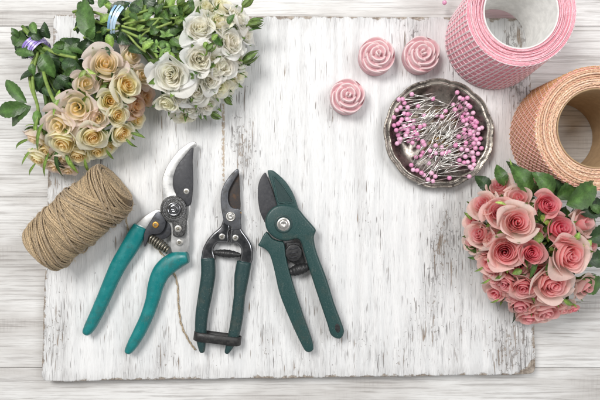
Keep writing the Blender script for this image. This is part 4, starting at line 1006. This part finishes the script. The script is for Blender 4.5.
def bouquet_white():
    rr = random.Random(44)
    root = thing('rose_bouquet', P(170, 50), 'bouquet of white roses with green stems tied with pale blue ribbon', 'bouquet')
    tie = P(121, 22, 26)
    def axis(px, py, up=40, k=1.0):
        return Vector((px-175, -(py-48), 0))*k + Vector((0, 0, up))
    L = [(170, 75, 21, 64, WHITE, 30, .8, .35, 40), (199, 27, 15, 62, WHITE, 24, .7, .3, 40), (199, 58, 16, 64, WHITE, 28, .8, .3, 40), (220, 20, 13.5, 54, WHITEC, 22, .8, .6, 40), (234, 42, 15, 48, WHITE, 26, .8, .7, 40), (240, 16, 12.5, 40, WHITE, 20, .8, .9, 40),
         (210, 81, 12, 52, WHITE, 24, .8, .6, 40), (226, 67, 13, 48, WHITE, 24, .8, .7, 40), (196, 93, 16, 48, WHITE, 28, .8, .7, 40), (167, 105, 10.5, 46, WHITEC, 16, .4, .8, 40), (191, 109, 13, 34, WHITE, 24, .8, .9, 40), (221, 88, 12, 36, WHITEC, 22, .8, .9, 40), (207, 107, 11, 30, WHITE, 22, .8, 1, 40), (224, 4, 13, 44, WHITEC, 22, .8, .8, 40), (211, 64, 11, 56, WHITEC, 20, .8, .4, 40), (240, 60, 12, 34, WHITE, 20, .8, 1, 40), (179, 100, 11, 46, WHITE, 18, .7, .8, 40), (232, 82, 10, 28, WHITEC, 18, .8, 1, 40), (216, 46, 12, 50, WHITE, 20, .8, .5, 40), (248, 34, 10, 30, WHITE, 18, .8, 1, 40), (208, 5, 9, 40, WHITEC, 16, .8, .6, 40), (184, 118, 8, 24, WHITEC, 16, .8, 1, 40), (240, 74, 8, 24, WHITEC, 14, .8, 1, 40)]
    for px, py, r, z, pal, n, op, k, up in L:
        rose(root, px, py, r*1.15 + .6, z, axis(px, py, up, k), pal, rr, n + 8, op*.58, .12, 0.46, 5, tie + Vector((rr.uniform(-4, 4), rr.uniform(-8, 8), rr.uniform(-6, 8))), LIGHT)
    # buds and their thin stalks standing clear of the bunch
    for (b, t_, r, zb, zt) in (((249, 24), (264, 21), 3.8, 34, 32), ((243, 6), (253, -4), 3.2, 36, 36), ((243, 62), (258, 53), 3.2, 30, 28), ((225, 98), (232, 104), 2.6, 20, 16), ((211, 113), (221, 118), 2.6, 18, 14), ((176, 22), (183, 20), 4.2, 58, 58), ((178, 4), (186, -2), 3.6, 50, 50), ((207, 50), (214, 44), 3, 66, 66), ((160, 6), (164, 0), 3.4, 50, 52), ((184, 12), (190, 6), 3, 54, 56)):
        bud(root, P(*b, zb), P(*t_, zt), r, rr, WHITE)
        s = MB(); bb = P(*b, zb); dd = (P(*t_, zt)-bb); tube(s, catmull([bb, bb - dd*.6 + Vector((0, 0, -4)), bb*.7+tie*.3], 6), 0.9, 6, LIGHT); s.build('stem', M['stem'], root)
    V = [((94, 42), (84, -4), 18, 46, 40, MID), ((98, 30), (96, 52), 18, 40, 36, DARK), ((104, 40), (96, 18), 18, 34, 36, DARK), ((112, 18), (130, 2), 20, 44, 46, DARK), ((130, 28), (146, 2), 17, 46, 48, LIGHT), ((146, 16), (160, 2), 18, 42, 42, MID), ((154, 22), (178, 10), 17, 44, 46, MID), ((160, 36), (184, 26), 20, 46, 50, MID), ((150, 42), (172, 46), 18, 40, 44, DARK), ((174, 50), (188, 34), 17, 50, 54, LIGHT), ((166, 46), (184, 50), 14, 50, 52, MID), ((140, 34), (152, 50), 15, 38, 36, DARK), ((128, 40), (148, 30), 14, 36, 36, DARK), ((84, 20), (77, 34), 12, 30, 26, DARK), ((90, 10), (76, 4), 12, 30, 26, MID), ((100, 8), (108, -6), 14, 40, 38, MID), ((112, 10), (104, 2), 12, 42, 42, LIGHT), ((106, 26), (116, 40), 16, 40, 38, DARK), ((94, 4), (86, -6), 12, 34, 34, DARK), ((166, 12), (176, -4), 16, 46, 46, LIGHT), ((176, 16), (196, 4), 16, 46, 46, MID), ((142, 8), (158, -6), 14, 46, 46, DARK), ((180, 40), (186, 48), 8, 56, 58, LIGHT), ((204, 42), (210, 50), 9, 66, 66, LIGHT), ((214, 36), (222, 46), 9, 58, 56, MID), ((228, 24), (234, 14), 9, 58, 60, MID), ((212, 40), (218, 34), 8, 62, 62, LIGHT), ((186, 74), (196, 80), 8, 58, 56, LIGHT), ((190, 72), (198, 73), 7, 60, 60, MID), ((170, 54), (176, 58), 6, 56, 56, LIGHT), ((100, 22), (112, 14), 13, 44, 46, LIGHT), ((108, 34), (112, 48), 12, 44, 40, LIGHT), ((132, 14), (142, -2), 13, 48, 50, MID),
         ((238, 62), (252, 64), 7, 30, 24, MID), ((252, 30), (262, 28), 4, 32, 30, MID), ((240, 64), (246, 70), 6, 28, 22, LIGHT), ((204, 100), (214, 108), 5, 34, 26, LIGHT)]
    for b, t_, w, zb, zt, col in V: leaf(root, P(*b, zb), P(*t_, zt), w, col, rr, roll=rr.uniform(-.35, .35))
    for i in range(48):
        px = rr.uniform(82, 195); py = rr.uniform(-2, 50) if px < 165 else rr.uniform(0, 90)
        z = rr.uniform(10, 54); a = rr.uniform(0, 6.28); l = rr.uniform(12, 20)
        leaf(root, P(px, py, z), P(px + l*.8*math.cos(a), py + l*.8*math.sin(a), z + rr.uniform(-4, 8)), rr.uniform(7, 12), anygreen(rr), rr, roll=rr.uniform(-.6, .6))
    for i in range(14):
        px = rr.uniform(128, 182); py = rr.uniform(2, 50); z = rr.uniform(54, 58); a = rr.uniform(-1.2, 1.6); l = rr.uniform(9, 15)
        leaf(root, P(px, py, z), P(px + l*math.cos(a), py + l*math.sin(a), z + rr.uniform(-3, 4)), rr.uniform(7.6, 9.5), rr.choice((MID, (0.07, 0.14, 0.03), LIGHT)), rr, roll=rr.uniform(-.6, .6))
    # slim light stems fanning out from the tie toward the blooms, with little side shoots
    for pts, r in (([(122, 26, 50), (140, 30, 52), (156, 28, 54), (172, 22, 56)], 1.2), ([(122, 30, 50), (140, 38, 52), (150, 46, 52), (158, 58, 56)], 1.3), ([(124, 24, 52), (146, 20, 55), (168, 18, 56), (190, 20, 56)], 1.1), ([(140, 38, 53), (146, 32, 55), (154, 30, 55)], .9), ([(150, 28, 55), (158, 20, 56), (164, 10, 56)], 1.0), ([(122, 20, 50), (142, 12, 52), (160, 8, 53), (178, 6, 52)], 1.2), ([(126, 32, 48), (138, 46, 50), (146, 52, 50)], 1.1), ([(76, 14, 34), (88, 18, 38), (104, 24, 42), (120, 26, 44)], 1.5), ([(74, 30, 30), (82, 24, 34), (96, 22, 40)], 1.2), ([(73, 12, 30), (84, 10, 34), (100, 14, 40), (118, 20, 44)], 1.4), ([(84, 38, 34), (100, 32, 40), (118, 28, 44)], 1.5), ([(156, 44, 54), (164, 52, 56), (170, 54, 58)], .9)):
        s = MB(); tube(s, catmull([P(*p) for p in pts], 7), r, 7, mixc(LIGHT, PALE, rr.random())); s.build('stem', M['stem'], root)
    for (px, py) in ((152, 50), (157, 46), (148, 44), (166, 36), (170, 48), (140, 40), (160, 54)):
        mb = MB()
        for i in range(4):
            a = rr.uniform(0, 6.28); l = rr.uniform(5, 9); leafmesh(mb, P(px, py, 55), P(px + l*math.cos(a), py + l*math.sin(a), 57), 3.2, (0.14, 0.25, 0.06), rr)
        mb.build('sprig', M['leaf'], root)
    # pale blue ribbon, two bands over the bundle
    rb = MB(); ax = Vector((1, -.22, 0)).normalized(); s_ = Vector((-ax.y, ax.x, 0)); up = Vector((0, 0, 1))
    for j, (off, w0, lean) in enumerate(((-1.5, 1.1, 3), (4.5, 1.7, 5.5), (1.8, .9, 4))):
        cc = tie + ax*off; vs = []; n = 40; cols = []
        for w in (-w0, w0):
            for k in range(n):
                a = 2*PI*k/n; vs.append(cc + ax*(w + lean*math.cos(a) + .3*math.sin(3*a)) + s_*math.cos(a)*(19+.4*j) + up*math.sin(a)*(23.5+.4*j))
                cols.append((0.50, 0.66, 0.82) if j else (0.25, 0.45, 0.68))
        rb.add(vs, [(k, (k+1) % n, n+(k+1) % n, n+k) for k in range(n)], cols)
    rb.build('ribbon', M['ribbon'], root)
bouquet_white()

# ------------------------------------------------------------------ camera, light
cam = bpy.data.cameras.new('camera'); co = bpy.data.objects.new('camera', cam); C.objects.link(co)
co.location = (0, 0, D*S); cam.sensor_width = 36; cam.lens = 36*D/600
cam.clip_start = 0.01; cam.clip_end = 20
bpy.context.scene.camera = co

def area(name, loc, size, power, col, target=(0, 0, 0)):
    l = bpy.data.lights.new(name, 'AREA'); l.shape = 'SQUARE'; l.size = size; l.energy = power; l.color = col
    o = bpy.data.objects.new(name, l); C.objects.link(o); o.location = loc
    o.rotation_euler = (Vector(target)-Vector(loc)).to_track_quat('-Z', 'Y').to_euler(); return o
area('softbox_key', (-0.55, 0.62, 1.30), 0.55, 18.3, (1.0, 0.985, 0.96))
area('softbox_fill', (0.85, 0.35, 1.3), 0.7, 9.6, (0.98, 0.99, 1.0))
w = bpy.data.worlds.new('World'); bpy.context.scene.world = w; w.use_nodes = True
bg = w.node_tree.nodes['Background']; bg.inputs[1].default_value = 0.46
wt = w.node_tree; tc = wt.nodes.new('ShaderNodeTexCoord'); sx = wt.nodes.new('ShaderNodeSeparateXYZ'); wt.links.new(tc.outputs['Generated'], sx.inputs[0])
rp = wt.nodes.new('ShaderNodeValToRGB'); wt.links.new(sx.outputs[2], rp.inputs[0]); wt.links.new(rp.outputs[0], bg.inputs[0])
e = rp.color_ramp.elements; e[0].position = 0.0; e[0].color = (0.85, 0.85, 0.86, 1); e[1].position = 1.0; e[1].color = (0.16, 0.17, 0.18, 1)
for p_, c_ in ((0.55, 0.95), (0.80, 0.85), (0.93, 0.45)):
    k = e.new(p_); k.color = (c_*1.01, c_, c_*.985, 1)

sc = bpy.context.scene
sc.render.engine = 'CYCLES'
sc.view_settings.view_transform = 'Standard'; sc.view_settings.look = 'None'; sc.view_settings.exposure = 0
sc.render.resolution_x = 1024; sc.render.resolution_y = 683
